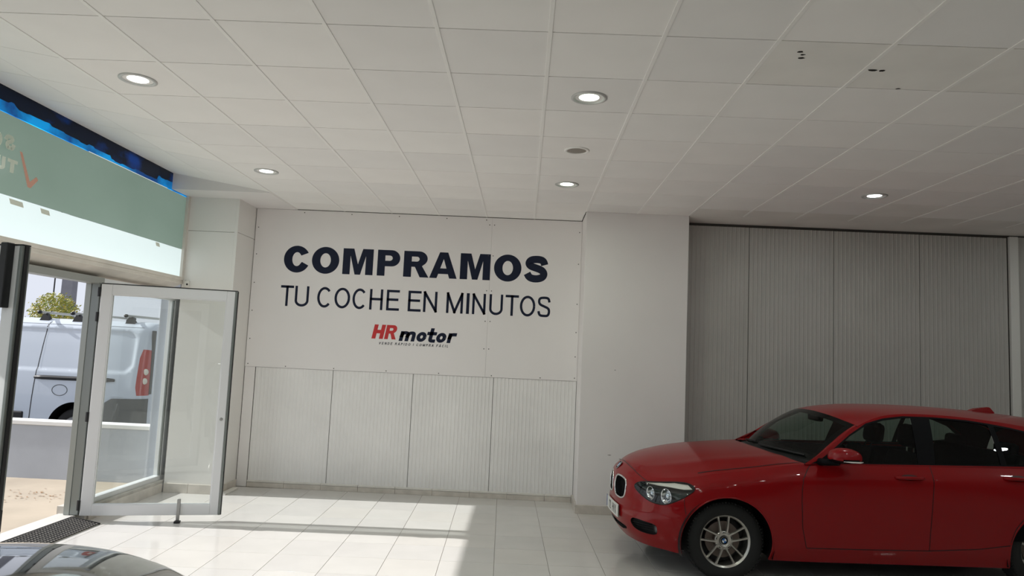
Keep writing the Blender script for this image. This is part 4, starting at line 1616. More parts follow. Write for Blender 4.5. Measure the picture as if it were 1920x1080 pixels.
    X = xf * (1 - B) + xr * B
    R = roof_pt(A.ravel(), X.ravel()).reshape(40, 33, 3)
    grid_obj('roof', R, paint, root, out_up)
    grid_obj('headliner', R[:, 1:-1] - [0, 0, .022], SEATM, root, out_up)
    # leaning side of the cabin with window cuts
    xs = np.linspace(-0.64, -3.30, 60)
    shz = np.interp(-xs, -_T[_T[:, 0] < -0.5][:, 0], _T[_T[:, 0] < -0.5][:, 2])
    outer = [(x, z) for x, z in zip(xs, shz)] + [(x, float(rail_z(np.array([x]))[0])) for x in xs[::-1]]
    dlo = [(-.685, .966), (-.787, 1.008), (-.852, 1.050), (-1.076, 1.203), (-1.251, 1.298), (-1.416, 1.343), (-1.60, 1.368), (-1.87, 1.370), (-2.163, 1.358), (-2.347, 1.337), (-2.531, 1.310), (-2.68, 1.280),
           (-2.87, 1.215), (-3.02, 1.12), (-3.0, 1.06), (-2.60, 1.008), (-2.2, 1.000), (-1.7, .990), (-1.1, .978), (-.8, .970)]
    w1 = [(-.875, .985), (-.875, 1.050), (-1.076, 1.190), (-1.251, 1.282), (-1.416, 1.326), (-1.56, 1.347), (-1.665, 1.354), (-1.600, .996)]
    w2 = [(-1.745, 1.000), (-1.835, 1.356), (-2.0, 1.352), (-2.163, 1.344), (-2.335, 1.322), (-2.315, 1.012)]
    w3 = [(-2.365, 1.016), (-2.385, 1.315), (-2.531, 1.294), (-2.66, 1.267), (-2.84, 1.205), (-2.965, 1.12), (-2.95, 1.075), (-2.60, 1.022)]
    if 's' not in _REG:
        _REG['s'] = region_mesh(densify(outer, .05), [('window_surround', densify(dlo, .04)), ('front_window', densify(w1, .04)), ('rear_window', densify(w2, .04)), ('quarter_light', densify(w3, .04))], 0.06, 0.05, 'cant_rail')
    for nm, (q, T) in _REG['s'].items():
        yy = side_y(q[:, 0], q[:, 1])
        inset = {'front_window': .006, 'rear_window': .006, 'quarter_light': .004, 'window_surround': .0}.get(nm, 0)
        for s in (1, -1):
            P = np.stack([q[:, 0], (yy - inset) * s, q[:, 1]], -1)
            surf_obj(nm, P, T, {'cant_rail': paint, 'window_surround': TRIMB}.get(nm, CARGLASS), root, lambda c: c * [0, 1, 0])
            if nm == 'cant_rail':
                surf_obj('rail_lining', P - [0, s * .014, .004], T, SEATM, root, lambda c: c * [0, -1, 0])
    # tailgate
    A, B = np.meshgrid(np.linspace(-1, 1, 21), np.linspace(0, 1, 13))
    top = roof_pt(A[0], -3.36 + 0.05 * A[0]**2)
    bot = np.stack([-3.42 + 0.06 * A[0]**2, A[0] * 0.66, np.full(21, .99)], -1)
    TG = top[None] * (1 - B)[..., None] + bot[None] * B[..., None]
    grid_obj('tailgate', TG, paint, root, lambda c: c * 0 + [-1, 0, 0.2])
    q = TG[2:9, 3:18] + [-0.006, 0, 0.003]
    grid_obj('rear_screen', q, TRIMB, root, lambda c: c * 0 + [-1, 0, 0.2])
    # dark inside of the shell: underbody, wheel housings, cabin floor
    bm = bmesh.new()
    bbox(bm, (-3.25, -.62, .20), (.42, .62, .40))
    bbox(bm, (-2.25, -.80, .20), (-.42, .80, .42))
    bm_obj('underbody', bm, GRILB, root)
    for x in (0.005, -2.69):
        for s in (1, -1):
            aa = np.linspace(-0.3, PI + 0.3, 25)
            rr = .385
            g = np.stack([np.stack([x + rr * np.cos(aa), np.full(25, s * yv), .315 + rr * np.sin(aa)], -1) for yv in (.50, .845)], 0)
            o = grid_obj('wheel_housing', g, GRILB, root, None)
            bm = bmesh.new()
            vs = [bm.verts.new((x + rr * math.cos(t), s * .50, .315 + rr * math.sin(t))) for t in aa]
            bm.faces.new(vs)
            bm_obj('housing_back', bm, GRILB, o)
            # rolled lip of the arch
            bm = bmesh.new()
            pl = [p for p in (ARCH_F if x > -1 else ARCH_R)[1:-1]]
            PP = BODY(np.array([p[0] for p in pl]), np.clip(np.array([p[1] for p in pl]), 0, VMAX))
            btube(bm, [Vector((p[0], s * (p[1] - .004), p[2])) for p in PP], 0.007, 6)
            bm_obj('arch_lip', bm, paint, root, smooth=True)
    # seams
    for s in (1, -1):
        seam('panel_gap', F_SEAM, .0055, root, s)
        seam('panel_gap', M_SEAM, .0055, root, s)
        seam('panel_gap', SILL[1:], .006, root, s)
        seam('panel_gap', R_SEAM, .0055, root, s)
        seam('panel_gap', [(.985, .40), (.955, .61)], .004, root, s)
        seam('panel_gap', [(0.0, .772), (.2, .769), (.313, .760), (.45, .736), (.564, .708)], .006, root, s)
    # bonnet side gap
    for s in (1, -1):
        xx = np.linspace(.22, -.62, 24)
        rows = []
        for d in (0.0, 0.010):
            yy = shoulder_y(xx) - 0.035 * np.clip((.55 - xx) / .3, 0, 1) - d
            rows.append(np.stack([xx, yy * s, hood_z(xx, yy) + 0.0022], -1))
        grid_obj('bonnet_gap', np.stack(rows, 0), GRILB, root, out_up, False)
    # grilles, lamps
    for s in (1, -1):
        k = inset_patch('kidney_grille', KIDNEY, .035, GRILB, root, s)
        for uu in np.arange(.075, .32, .027):
            bm = bmesh.new()
            col = [v for v in np.linspace(.40, .64, 13) if inpoly(np.array([uu]), np.array([v]), KIDNEY)[0]]
            P = BODY(np.full(len(col), uu), np.array(col)) + [-.016, 0, 0]
            btube(bm, [Vector((p[0], p[1] * s, p[2])) for p in P], [.0045] * len(P), 5)
            bm_obj('slat', bm, TRIMB, k)
        outline_tube('kidney_frame', KIDNEY, .0085, CHROME, root, s, .001)
        f = inset_patch('fog_grille', FOG, .030, GRILB, root, s)
        for v in (.158, .180, .202, .224):
            bm = bmesh.new()
            col = [u for u in np.linspace(.45, .70, 12) if inpoly(np.array([u]), np.array([v]), FOG)[0]]
            P = BODY(np.array(col), np.full(len(col), v))
            N = BODY.normal(np.array(col), np.full(len(col), v))
            N *= np.sign((N * out_side(P)).sum(1))[:, None]
            P = P - N * .012
            btube(bm, [Vector((p[0], p[1] * s, p[2])) for p in P], .0045, 5)
            bm_obj('slat', bm, TRIMB, f)
        P = BODY([.715], [.185])[0]
        bm = bmesh.new()
        MM = Matrix.Translation((P[0] - .024, (P[1] - .018) * s, P[2])) @ Matrix.Rotation(s * 0.3, 4, 'Z') @ Matrix.Rotation(PI / 2, 4, 'Y')
        blathe(bm, [(0, .012), (.022, .010), (.033, .004), (.036, -.004), (.036, -.02)], 20, MM)
        bm_obj('fog_lamp', bm, mat('fog_lamp_glass', (0.10, 0.10, 0.10), 0.08, metal=0.5), f, smooth=True)
        h = inset_patch('headlight_housing', HEADL, .060, mat('headlight_housing_grey', (0.045, 0.045, 0.042), 0.25, metal=0.4), root, s, .93)
        brow = [(.56, .690), (.70, .718), (.84, .728), (.955, .708), (1.005, .665), (.93, .668), (.80, .690), (.66, .692)]
        inset_patch('brow_strip', brow, .010, mat('headlight_brow_pale', (0.85, 0.83, 0.78), 0.35), h, s)
        for (uu, vv, rr) in ((.640, .590, .058), (.800, .590, .064)):
            P = BODY([uu], [vv])[0]
            N = BODY.normal([uu], [vv])[0]
            N = N * np.sign((N * out_side(P[None])[0]).sum())
            fw = Vector((N[0] * .6 + .55, N[1] * .6 * s, 0)).normalized()
            c = Vector((P[0], P[1] * s, P[2])) - Vector((N[0], N[1] * s, N[2])) * .036
            MM = Matrix.Translation(c) @ fw.to_track_quat('Z', 'Y').to_matrix().to_4x4()
            bm = bmesh.new()
            blathe(bm, [(rr, .012), (rr * .96, .014), (rr * .86, .006), (rr * .80, -.004), (rr * .60, -.012)], 28, MM)
            bm_obj('lamp_ring', bm, CHROME, h, smooth=True)
            bm = bmesh.new()
            blathe(bm, [(0, .012), (rr * .3, .009), (rr * .5, .001), (rr * .62, -.012)], 24, MM)
            bm_obj('lamp_lens', bm, mat('projector_lens', (0.55, 0.60, 0.66), 0.03, metal=0.95), h, smooth=True)
        outline_tube('headlight_gasket', HEADL, .0045, GRILB, root, s, 0.0)
    sl = inset_patch('lower_grille', [(0, .075), (.26, .080), (.36, .105), (.37, .125), (.33, .138), (0, .142)], .03, GRILB, root, 1)
    inset_patch('lower_grille', [(0, .075), (.26, .080), (.36, .105), (.37, .125), (.33, .138), (0, .142)], .03, GRILB, root, -1)
    # number plate, wrapped a little to the bumper
    rows = []
    yy = np.linspace(-.26, .26, 21)
    for z in (.365, .475):
        rows.append(np.stack([.790 - .10 * np.abs(yy)**2 - .05 * np.abs(yy)**3 * 4, yy, np.full(21, z)], -1))
    G = np.stack(rows, 0)
    pl = grid_obj('number_plate', np.concatenate([G, (G - [.008, 0, 0])[::-1], G[:1]], 0), PLATEM, root, None, False)
    if full:
        G2 = G[:, -2:] + [.0006, 0, 0]
        gx = lambda y: .7906 - .10 * abs(y)**2 - .2 * abs(y)**3

        # characters read from the viewer's side: the car's own right is the reader's left
        def plate_char(ch, yc):
            for poly in glyph_polys(ch, 0.012):
                V, F = [], []
                for (px_, pz_) in poly:
                    y_ = yc + (px_ * 0.036 - 0.018)
                    V.append((gx(y_) + .0007, y_, .382 + pz_ * 0.076))
                yield V
        for ch, yc in (('1', -.080), ('2', -.030), ('H', .075), ('V', .125), ('X', .178)):
            V, F = [], []
            for poly in plate_char(ch, yc):
                b = len(V)
                V += poly
                F.append(tuple(range(b, b + len(poly))))
            mesh_obj('plate_character', V, F, INK, pl)
        g = np.stack([[(gx(y) + .0006, y, z) for y in (-.258, -.236, -.215)] for z in (.367, .473)], 0)
        grid_obj('plate_band', np.array(g), PLATEB, pl, None, False)
    # nose badge
    P = BODY([0.0], [.715])[0]
    MM = Matrix.Translation(Vector(P) + Vector((.001, 0, .001))) @ Vector((.80, 0, .60)).to_track_quat('Z', 'Y').to_matrix().to_4x4()
    disc_badge('nose_badge', .040, root, MM)
    # wheels
    wheel(root, 0.0, 1, math.radians(-15))
    wheel(root, 0.0, -1, math.radians(20))
    wheel(root, -2.69, 1, math.radians(40))
    wheel(root, -2.69, -1, math.radians(10))
    # door mirrors
    for s in (1, -1):
        me_ = []
        n1, n2 = 14, 20
        V = []
        for i in range(n1 + 1):
            t = i / n1
            th_ = t * PI
            xx = .115 * math.cos(th_)
            w = math.sin(th_)**0.75
            for j in range(n2):
                ph = 2 * PI * j / n2
                yy = .105 * w * math.copysign(abs(math.cos(ph))**.8, math.cos(ph))
                zz = .080 * w * math.copysign(abs(math.sin(ph))**.8, math.sin(ph)) * (1.0 if math.sin(ph) > 0 else .45)
                V.append((-.885 + xx * (1.0 if xx > 0 else 1.2), s * (.955 + yy), 1.040 + zz))
        F, Fb = [], []
        for i in range(n1):
            for j in range(n2):
                q = (i * n2 + j, i * n2 + (j + 1) % n2, (i + 1) * n2 + (j + 1) % n2, (i + 1) * n2 + j)
                (F if V[q[0]][2] + V[q[2]][2] > 2 * 1.034 else Fb).append(q)
        mm = empty('door_mirror')
        mm.parent = root
        if s < 0:       # folded back against the window
            hp = Matrix.Translation((-.80, -.86, 0))
            mm.matrix_local = Matrix.Translation((-.06, .03, -.02)) @ hp @ Matrix.Rotation(math.radians(-75), 4, 'Z') @ hp.inverted()
        bm = bmesh.new()
        vs = [bm.verts.new(v) for v in V]
        for q in F:
            try:
                bm.faces.new([vs[i] for i in q])
            except ValueError:
                pass
        bm_obj('mirror_cap', bm, paint, mm, smooth=True)
        bm = bmesh.new()
        vs = [bm.verts.new(v) for v in V]
        for q in Fb:
            try:
                bm.faces.new([vs[i] for i in q])
            except ValueError:
                pass
        bm_obj('mirror_base', bm, TRIMB, mm, smooth=True)
        bm = bmesh.new()
        btube(bm, [(-.84, s * 1.045, 1.024), (-.90, s * 1.062, 1.022), (-.97, s * 1.052, 1.020), (-1.01, s * 1.02, 1.020)], [.003, .006, .007, .004], 6)
        bm_obj('indicator_strip', bm, mat('indicator_clear', (0.75, 0.74, 0.70), 0.2), mm, smooth=True)
        bm = bmesh.new()
        btube(bm, [(-.76, s * .80, .985), (-.80, s * .86, .990), (-.86, s * .93, 1.005)], [.030, .026, .030], 8)
        bm_obj('mirror_arm', bm, TRIMB, mm, smooth=True)
    # door handles
    for s in (1, -1):
        for x0, z in ((-1.37, .888), (-2.29, .912)):
            bm = bmesh.new()
            pts = [(x0 + .01, s * .862, z + .002), (x0 - .02, s * .888, z + .004), (x0 - .11, s * .897, z + .006), (x0 - .20, s * .888, z + .004), (x0 - .235, s * .862, z + .002)]
            btube(bm, pts, [.010, .013, .014, .013, .010], 8)
            h = bm_obj('door_handle', bm, paint, root, smooth=True)
            uv = [inv_body(x0 - .115 + .075 * math.cos(t), z + .022 * math.sin(t) + .006) for t in np.linspace(0, 2 * PI, 18, endpoint=False)]
            q = np.array(uv)
            P = BODY(q[:, 0], q[:, 1]) * [1, s, 1] + [0, s * .0012, 0]
            mesh_obj('handle_recess_shade', P, [tuple(range(18))], mat('handle_shade_dark', (0.03, 0.004, 0.005), 0.4), h)  # flat patch behind the handle, recess shade painted as a dark colour
    # roof fin
    z0 = float(roof_c(np.array([-2.70]))[0])
    prof = [(-2.60, 0), (-2.66, .024), (-2.72, .042), (-2.785, .050), (-2.80, .044), (-2.83, .002), (-2.83, -.012), (-2.60, -.006)]
    V, F = [], []
    for s in (-1, 1):
        for x, z in prof:
            V.append((x, s * (.028 * max(0, 1 - z / .064)**.6 + .004), z0 + z + .004 * (1 if x > -2.70 else -1)))
    n = len(prof)
    F = [tuple(range(n)), tuple(range(n, 2 * n))[::-1]] + [(i, n + i, n + (i + 1) % n, (i + 1) % n) for i in range(n)]
    mesh_obj('antenna_fin', V, F, paint, root, False)
    # cabin: dash, wheel, seats
    V = []
    prof = [(-.62, .90), (-.75, .955), (-.95, .975), (-1.12, .955), (-1.18, .90), (-1.16, .70), (-1.02, .45), (-.62, .45)]
    n = len(prof)
    for s in (-1, 1):
        V += [(x, s * .74, z) for x, z in prof]
    mesh_obj('dashboard', V, [tuple(range(n)), tuple(range(n, 2 * n))[::-1]] + [(i, n + i, n + (i + 1) % n, (i + 1) % n) for i in range(n)], SEATM, root)
    bm = bmesh.new()
    MM = Matrix.Translation((-1.22, .36, .93)) @ Matrix.Rotation(math.radians(-62), 4, 'Y')
    pts = [MM @ Vector((.185 * math.cos(t), .185 * math.sin(t), 0)) for t in np.linspace(0, 2 * PI, 25)]
    btube(bm, pts, .014, 8, caps=False)
    btube(bm, [MM @ Vector((-.18, 0, 0)), MM @ Vector((.0, 0, -.03)), MM @ Vector((.0, .0, -.12))], .03, 8)
    bm_obj('steering_wheel', bm, TRIMB, root, smooth=True)
    bm = bmesh.new()
    bbox(bm, (-1.14, -.12, 1.255), (-1.09, .12, 1.325), .02)
    bbox(bm, (-1.11, -.012, 1.31), (-1.08, .012, 1.36))
    bm_obj('rear_view_mirror', bm, TRIMB, root)

    def pad(name, c, half, tilt, bev, parent, m=SEATM):
        bm = bmesh.new()
        MM = Matrix.Translation(c) @ Matrix.Rotation(tilt, 4, 'Y')
        bbox(bm, tuple(-h for h in half), half, bev, MM)
        return bm_obj(name, bm, m, parent, smooth=False)
    for y in (.36, -.36):
        st = empty('seat')
        st.parent = root
        pad('seat_cushion', (-1.48, y, .50), (.26, .25, .08), math.radians(6), .05, st)
        pad('seat_back', (-1.73, y, .77 + .03 * (y > 0)), (.07, .24, .25), math.radians(-14), .05, st)
        hr = pad('headrest', (-1.80 if y > 0 else -1.88, y, 1.185 if y > 0 else 1.14), (.055, .13, .10), math.radians(-8), .05, st)
        bm = bmesh.new()
        for d in (-.05, .05):
            btube(bm, [(-1.80, y + d, .98), (-1.81 if y > 0 else -1.87, y + d, 1.12)], .007, 6)
        bm_obj('headrest_post', bm, CHROME, st)
    st = empty('rear_bench')
    st.parent = root
    pad('seat_cushion', (-2.30, 0, .52), (.24, .60, .09), math.radians(6), .05, st)
    pad('seat_back', (-2.62, 0, .80), (.07, .60, .28), math.radians(-18), .05, st)
    for y in (-.34, .34):
        pad('headrest', (-2.70, y, 1.10), (.045, .12, .06), math.radians(-8), .035, st)
    pad('parcel_shelf', (-3.0, 0, .98), (.28, .66, .01), 0, .004, root)
    bm = bmesh.new()
    bbox(bm, (-3.0, -.800, .40), (-.70, -.70, .966))
    bbox(bm, (-3.0, .70, .40), (-.70, .800, .966))
    bm_obj('door_lining', bm, SEATM, root)
    return root
# ================================================================ outside
pave = struct(box('floor_forecourt', (-9.6, -14, -0.15), (-4.36, 4.82, 0.048), PAVE), 'sunlit beige concrete forecourt outside the door', 'pavement')
DIRT = mat('dry_leaf_litter', (0.30, 0.17, 0.08), 0.9)
tag(box('street', (-160, -120, -0.30), (160, 160, -0.012), ASPH), None, None)
st_ = bpy.data.objects['street']
st_.name = 'floor_street'
struct(st_, 'grey asphalt street beyond the low wall', 'street')
bmd = bmesh.new()
for k in range(60):
    x, y = -5.15 + rnd.gauss(0, .22), 3.95 + rnd.gauss(0, .13)
    a, r = rnd.uniform(0, 6.28), rnd.uniform(.008, .026)
    c, s = math.cos(a), math.sin(a)
    q = [bmd.verts.new((x + dx * c - dy * s, y + dx * s + dy * c, .050 + rnd.uniform(.001, .008))) for dx, dy in ((-r, 0), (0, -r * .4), (r, 0), (0, r * .4))]
    bmd.faces.new(q)
tag(bm_obj('leaf_litter', bmd, DIRT, None, normals=False), 'scattered dry brown leaves on the forecourt by the low wall', 'leaf litter', kind='stuff')
lw = tag(empty('low_wall', (-6.9, 4.92, 0)), 'low white rendered wall outside between forecourt and van', 'wall')
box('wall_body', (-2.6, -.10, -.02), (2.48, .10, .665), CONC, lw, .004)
box('wall_coping', (-2.6, -.115, .667), (2.48, .115, .715), mat('coping_white', (0.80, 0.80, 0.79), 0.7, noise=0.06, nscale=3), lw, .006)
# outer face of the building corner
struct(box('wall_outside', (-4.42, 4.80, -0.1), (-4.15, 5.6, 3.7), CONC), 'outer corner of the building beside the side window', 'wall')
struct(box('trim_6', (-4.42, RY0, 3.60), (-4.14, 5.6, 3.72), CONC), 'top edge of the shop front above the films', 'trim')

# ---- parked van: x runs forward (towards the left of the picture), y to its left (towards the viewer)
VANP = mat('van_white_paint', (0.55, 0.60, 0.66), 0.22, coat=0.7)
VANB = mat('van_grey_plastic', (0.055, 0.06, 0.06), 0.55)
van = tag(empty('van', (-5.70, 7.95, 0.0), PI), 'white panel van with roof bars parked outside behind the low wall', 'van')
_vs2 = np.array([0, .12, .32, .62, .92, 1.22, 1.50, 1.66, 1.80, 2.20, 2.60])
_zz = [.27, .36, .56, .86, 1.14, 1.44, 1.72, 1.88, 1.955, 1.985, 1.995]
_yy = [.90, .935, .95, .955, .945, .915, .875, .835, .72, .40, 0]
_sta = []
for x, ins, dz in ((0.0, .16, .05), (.02, .075, .02), (.10, .018, .005), (.30, 0, 0), (1.2, 0, 0), (2.4, 0, 0), (3.2, 0, 0), (3.5, .01, .02), (3.75, .03, .12), (4.05, .05, .33), (4.30, .06, .62), (4.75, .10, .80), (5.0, .20, .92), (5.08, .34, 1.0)):
    row = []
    for z, y in zip(_zz, _yy):
        f = max(0, (z - .9) / 1.1)
        row.append((x, max(0, y - ins * (1 if y > .01 else 0)), z - dz * f**0.6 if dz > .05 else z - dz * f))
    _sta.append(row)
_sta = np.array(_sta)
VU = _sta[:, 4, 0] + np.array([0, .06, .07] + [.07] * 11)
VANS = Loft(_sta, VU, _vs2)
_vx = lambda x: x + .07


def vz(z):
    return float(np.interp(z, _zz, _vs2))


def emboss(u, v):
    """pressed-in side panel with rounded corners, like a blanked window"""
    def rr(u0, u1, v0, v1, r):
        qx = np.abs(u - (u0 + u1) / 2) - (u1 - u0) / 2 + r
        qy = np.abs(v - (v0 + v1) / 2) - (v1 - v0) / 2 + r
        return np.hypot(np.maximum(qx, 0), np.maximum(qy, 0)) + np.minimum(np.maximum(qx, qy), 0) - r
    d = rr(.27, 2.95, vz(1.205), vz(1.83), .17)
    return np.clip(-d / .020, 0, 1)


def rrect(u0, u1, v0, v1, r):
    out = []
    for cx, cy, a0 in ((u1 - r, v1 - r, 0), (u0 + r, v1 - r, 90), (u0 + r, v0 + r, 180), (u1 - r, v0 + r, 270)):
        out += [(cx + r * math.cos(math.radians(a0 + k * 9)), cy + r * math.sin(math.radians(a0 + k * 9))) for k in range(11)]
    return out


wheelx = 1.02
vr = .40
varch = [(_vx(wheelx + vr * math.cos(a)), vz(.345 + vr * math.sin(a))) for a in np.linspace(0, PI, 30)]
varch = [(varch[0][0], -.02)] + varch + [(varch[-1][0], -.02)]
varch2 = [(u + 2.95, v) for u, v in varch]
bump_ = [(-.01, -.02), (_vx(.60), -.02), (_vx(.61), vz(.50)), (_vx(.56), vz(.76)), (_vx(.46), vz(.825)), (.05, vz(.835)), (-.01, vz(.835))]
tailp = [(.0, vz(.885)), (.18, vz(.88)), (.205, vz(1.0)), (.195, vz(1.45)), (.165, vz(1.575)), (.0, vz(1.58))]
R_ = region_mesh(densify([(0, 0), (VU[-1], 0), (VU[-1], _vs2[-1]), (0, _vs2[-1])], .05), [('side_panel', densify(rrect(.27, 2.95, vz(1.205), vz(1.83), .17), .04)), ('side_panel', densify(rrect(.29, 2.93, vz(1.205) + .02, vz(1.83) - .02, .15), .04)), ('rear_bumper', densify(bump_, .04)), ('tail_lamp', densify(tailp, .03)), ('hole', densify(varch, .04)), ('hole', densify(varch2, .04))], .045, .045, 'side_panel')


def out_van(c):
    o = c.copy()
    o[:, 0] = np.where(c[:, 0] < .25, -.4, np.where(c[:, 0] > 3.4, .8, 0))
    o[:, 2] = np.where(c[:, 2] > 1.7, 1.0, 0)
    return o


for nm, (uv, T) in R_.items():
    if nm == 'hole':
        continue
    P = VANS(uv[:, 0], uv[:, 1])
    if nm == 'side_panel':
        P[:, 1] -= .016 * emboss(uv[:, 0], uv[:, 1])
    if nm == 'rear_bumper':
        P[:, 1] += .012
    for s in (1, -1):
        surf_obj(nm, P * [1, s, 1], T, {'rear_bumper': VANB, 'tail_lamp': TLAMP}.get(nm, VANP), van, out_van)
# rear and front ends
vv = np.linspace(0, _vs2[-1], 40)
for nm, u, m, nx_ in (('rear_door', VU[0], VANP, -1), ('front_end', VU[-1], VANP, 1)):
    e = VANS(np.full(40, u), vv)
    g = np.stack([e * [1, k, 1] + [nx_ * .02 * (1 - k * k), 0, 0] for k in np.linspace(-1, 1, 9)], 0)
    grid_obj(nm, g, m, van, lambda c: c * 0 + [nx_, 0, 0])
box('rear_pillar_seal', (-.012, .74, .90), (.03, .80, 1.86), VANB, van, .004)


def vstrip(name, uv, w, m, lift=.004):
    uv = np.array(densify(uv, .04, False))
    t = np.gradient(uv, axis=0)
    t /= np.linalg.norm(t, axis=1)[:, None]
    n = np.stack([-t[:, 1], t[:, 0]], 1)
    rows = []
    for k in (-.5, .5):
        q = uv + n * w * k
        P = VANS(q[:, 0], q[:, 1])
        P[:, 1] += lift - .016 * emboss(q[:, 0], q[:, 1])
        rows.append(P)
    return grid_obj(name, np.stack(rows, 0), m, van, out_van, False)


vstrip('door_gap', [(_vx(1.605), vz(1.93)), (_vx(1.65), vz(1.2)), (_vx(1.69), vz(.40))], .012, GRILB)
vstrip('roof_gutter', [(_vx(.15), vz(1.895)), (_vx(3.2), vz(1.895))], .010, mat('van_gutter_grey', (0.25, 0.27, 0.30), 0.5))
vstrip('lower_crease', [(_vx(.3), vz(.845)), (_vx(.50), vz(.85))], .004, mat('van_gutter_grey', (0.25, 0.27, 0.30), 0.5))
bm = bmesh.new()
P = VANS(np.linspace(_vx(.445), _vx(1.66), 12), np.full(12, vz(1.095)))
btube(bm, [Vector((p[0], p[1] + .006, p[2])) for p in P], [.020] + [.032] * 10 + [.024], 8)
bm_obj('sliding_door_rail', bm, GRILB, van, smooth=True)
th = np.linspace(0, 2 * PI, 26)
fu, fv = _vx(1.263) + .115 * np.cos(th), vz(.915) + .085 * np.sin(th)
P = VANS(fu, fv)
bm = bmesh.new()
btube(bm, [Vector((p[0], p[1] + .002, p[2])) for p in P], .0045, 5, caps=False)
bm_obj('fuel_flap', bm, VANB, van)
for s in (1, -1):
    bm = bmesh.new()
    a = VANS(np.array([_vx(1.92), _vx(2.6)]), np.array([vz(.53)] * 2))
    bbox(bm, (1.78, s * .948 - .02, .46), (2.75, s * .948 + .02, .58), .018)
    bm_obj('rubbing_strip', bm, GRILB, van)
for wx in (wheelx, wheelx + 2.95):
    for s in (1, -1):
        bm = bmesh.new()
        M_ = Matrix.Translation((wx, s * .80, .325)) @ Matrix.Rotation(-s * PI / 2, 4, 'X')
        blathe(bm, [(.19, -.09), (.29, -.10), (.322, -.07), (.325, .0), (.322, .07), (.29, .10), (.21, .09), (.20, .06)], 40, M_)
        wv = bm_obj('wheel', bm, TYRE, van, smooth=True)
        bm = bmesh.new()
        blathe(bm, [(.0, .07), (.06, .075), (.09, .055), (.19, .05), (.21, .085)], 32, M_)
        bm_obj('hubcap', bm, mat('van_hubcap_grey', (0.30, 0.31, 0.32), 0.35, metal=0.6), wv, smooth=True)
        aa = np.linspace(-.2, PI + .2, 21)
        g = np.stack([np.stack([wx + .42 * np.cos(aa), np.full(21, s * yv), .345 + .42 * np.sin(aa)], -1) for yv in (.55, .93)], 0)
        grid_obj('wheel_housing', g, GRILB, van, None)
bm = bmesh.new()
bbox(bm, (.05, -.80, .22), (4.9, .80, .40))
bbox(bm, (.05, -.56, .30), (4.9, .56, .80))
bm_obj('underbody', bm, GRILB, van)
# lamp units inside the tail cluster
for z, m in ((1.10, mat('lamp_clear_pale', (0.75, 0.72, 0.60), 0.15)), (1.24, mat('lamp_clear_pale', (0.75, 0.72, 0.60), 0.15))):
    bm = bmesh.new()
    Pp = VANS([.10], [vz(z)])[0]
    blathe(bm, [(0, .014), (.03, .012), (.048, .004), (.05, -.01)], 18, Matrix.Translation((Pp[0] + .01, Pp[1], Pp[2])) @ Matrix.Rotation(-PI / 2, 4, 'X'))
    bm_obj('lamp_unit', bm, m, van, smooth=True)
# cab glass (hidden behind the wall from here, still there)
for s in (1, -1):
    q = np.array(densify([(_vx(3.15), vz(1.16)), (_vx(4.05), vz(1.14)), (_vx(3.75), vz(1.66)), (_vx(3.2), vz(1.72))], .06))
    P = VANS(q[:, 0], q[:, 1])
    P[:, 1] += .004
    mesh_obj('cab_window', P * [1, s, 1], [tuple(range(len(q)))], TRIMB, van)
RACK = mat('rack_galvanised', (0.40, 0.40, 0.37), 0.4, metal=0.6)
for x, lb in ((.62, 'rear'), (1.44, 'middle'), (1.95, 'front')):
    rk = tag(empty('roof_bar', (-5.50 - x, 7.95, 0.0), PI), {'rear': 'rearmost grey load bar across the white van roof', 'middle': 'middle grey load bar across the white van roof', 'front': 'foremost grey load bar across the white van roof'}[lb], 'roof bar', 'load bars on the van roof')
    bm = bmesh.new()
    btube(bm, [(0, -.86, 2.068), (0, .86, 2.068)], .020, 10)
    bm_obj('bar', bm, RACK, rk, smooth=True)
    for s in (1, -1):
        bm = bmesh.new()
        blathe(bm, [(0, .03), (.022, .026), (.028, .0), (.026, -.02), (0, -.022)], 12, Matrix.Translation((0, s * .86, 2.068)) @ Matrix.Rotation(-s * PI / 2, 4, 'X'))
        bm_obj('end_cap', bm, GRILB, rk, smooth=True)
        bm = bmesh.new()
        v = [(-.075, s * .66, 1.968), (.075, s * .66, 1.968), (.075, s * .74, 1.948), (-.075, s * .74, 1.948), (-.030, s * .685, 2.055), (.030, s * .685, 2.055), (.030, s * .725, 2.055), (-.030, s * .725, 2.055)]
        vs = [bm.verts.new(q) for q in v]
        for f in ((0, 1, 2, 3), (4, 5, 6, 7), (0, 1, 5, 4), (1, 2, 6, 5), (2, 3, 7, 6), (3, 0, 4, 7)):
            bm.faces.new([vs[i] for i in f])
        bm_obj('foot', bm, GRILB, rk)

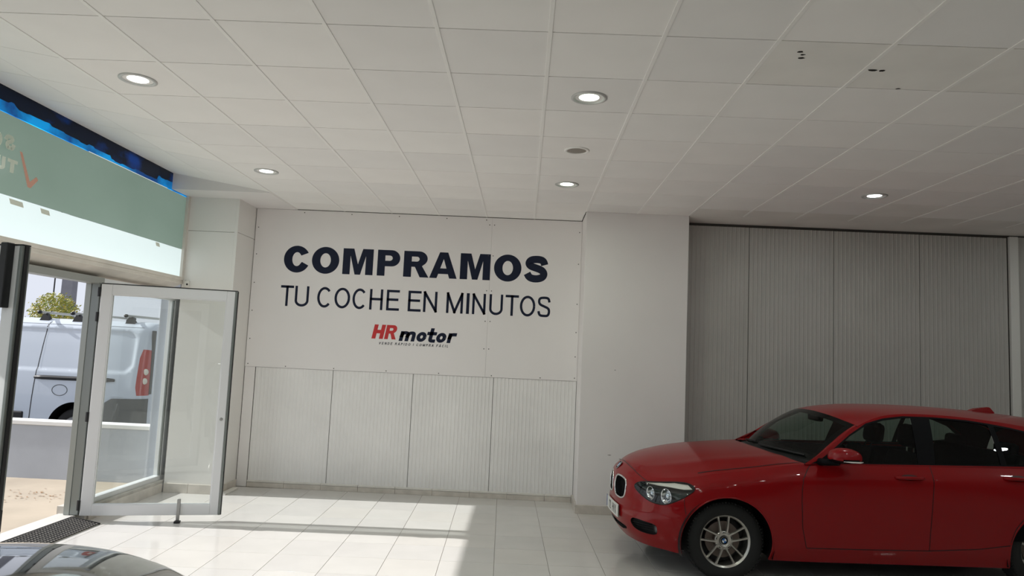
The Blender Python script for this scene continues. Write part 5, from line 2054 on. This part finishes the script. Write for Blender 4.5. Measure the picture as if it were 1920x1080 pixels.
# ---- tree, concrete pole, thin aerial
tr = tag(empty('tree', (-11.85, 14.0, 0)), 'small yellow-green tree behind the white van', 'tree')
bm = bmesh.new()
btube(bm, [(0, 0, 0), (.03, .02, .9), (0, .03, 1.9)], [.07, .055, .03], 8)
for k in range(9):
    a = k * 2.4
    btube(bm, [(.01, .02, 1.2 + .07 * k), (.25 * math.cos(a), .25 * math.sin(a), 1.75 + .06 * k), (.45 * math.cos(a), .45 * math.sin(a), 2.1 + .06 * k)], [.02, .012, .005], 5)
bm_obj('trunk', bm, mat('bark_brown', (0.16, 0.11, 0.07), 0.9), tr)
LEAFM = [mat('leaf_olive', (0.34, 0.34, 0.06), 0.6), mat('leaf_yellow', (0.52, 0.42, 0.08), 0.6), mat('leaf_green', (0.20, 0.25, 0.05), 0.6)]
bms = [bmesh.new() for _ in range(3)]
for k in range(2600):
    while True:
        p = Vector((rnd.uniform(-1, 1), rnd.uniform(-1, 1), rnd.uniform(-1, 1)))
        if .25 < p.length < 1:
            break
    p = Vector((p.x * .56 * (1 - .25 * max(0, p.z)), p.y * .56, 2.30 + p.z * .48))
    if rnd.random() < .06:
        p = Vector((p.x * 1.2, p.y * 1.2, 2.3 + (p.z - 2.3) * 1.15))
    b = bms[rnd.choice((0, 0, 1, 2))]
    n = Vector((rnd.gauss(0, 1), rnd.gauss(0, 1), rnd.gauss(0, 1))).normalized()
    u = n.orthogonal().normalized()
    w = n.cross(u)
    r = rnd.uniform(.016, .032)
    b.faces.new([b.verts.new(p + q) for q in (-u * r * 1.5, -w * r * .6, u * r * 1.5, w * r * .6)])
for b, m in zip(bms, LEAFM):
    tag(bm_obj('foliage', b, m, tr, normals=False), None, kind='stuff')
po = tag(empty('concrete_pole', (-15.43, 20.0, 0)), 'thick grey concrete pole standing behind the tree', 'pole')
bm = bmesh.new()
v = [bm.verts.new(q) for q in [(-.20, -.16, 0), (.20, -.16, 0), (.20, .16, 0), (-.20, .16, 0), (-.15, -.12, 9), (.15, -.12, 9), (.15, .12, 9), (-.15, .12, 9)]]
for f in ((0, 1, 5, 4), (1, 2, 6, 5), (2, 3, 7, 6), (3, 0, 4, 7), (4, 5, 6, 7), (0, 3, 2, 1)):
    bm.faces.new([v[i] for i in f])
bm_obj('shaft', bm, mat('pole_concrete', (0.20, 0.20, 0.22), 0.85, noise=0.1, nscale=4), po)
bm = bmesh.new()
bbox(bm, (-.8, -.06, 8.2), (.8, .06, 8.32), .01)
bm_obj('crossarm', bm, mat('pole_concrete', (0.20, 0.20, 0.22)), po)
ae = tag(empty('thin_post', (-15.95, 20.0, 0)), 'thin dark post beside the thick concrete pole outside', 'post')
bm = bmesh.new()
btube(bm, [(0, 0, 0), (0, 0, 7)], .022, 6)
bm_obj('rod', bm, GRILB, ae)
bm = bmesh.new()
blathe(bm, [(0, .02), (.06, .02), (.06, 0), (.09, 0), (.09, -.05), (0, -.05)], 10, Matrix.Translation((0, 0, .05)))
bm_obj('foot', bm, GRILB, ae)

# ================================================================ the cars
REDP = mat('car_red_paint', (0.235, 0.0025, 0.0045), 0.35, spec=0.1, coat=0.5)
DARKP = mat('car_dark_paint', (0.012, 0.015, 0.016), 0.06, metal=0.0, spec=0.8, coat=1.0)
make_car(REDP, (1.58137, 3.11433, 0), PI + math.radians(3.7), 'glossy red hatchback parked in front of the ribbed wall', 'car')
make_car(DARKP, (-1.92, -1.18, 0), math.radians(87), 'dark glossy car whose bonnet fills the lower left corner', 'car', full=False)
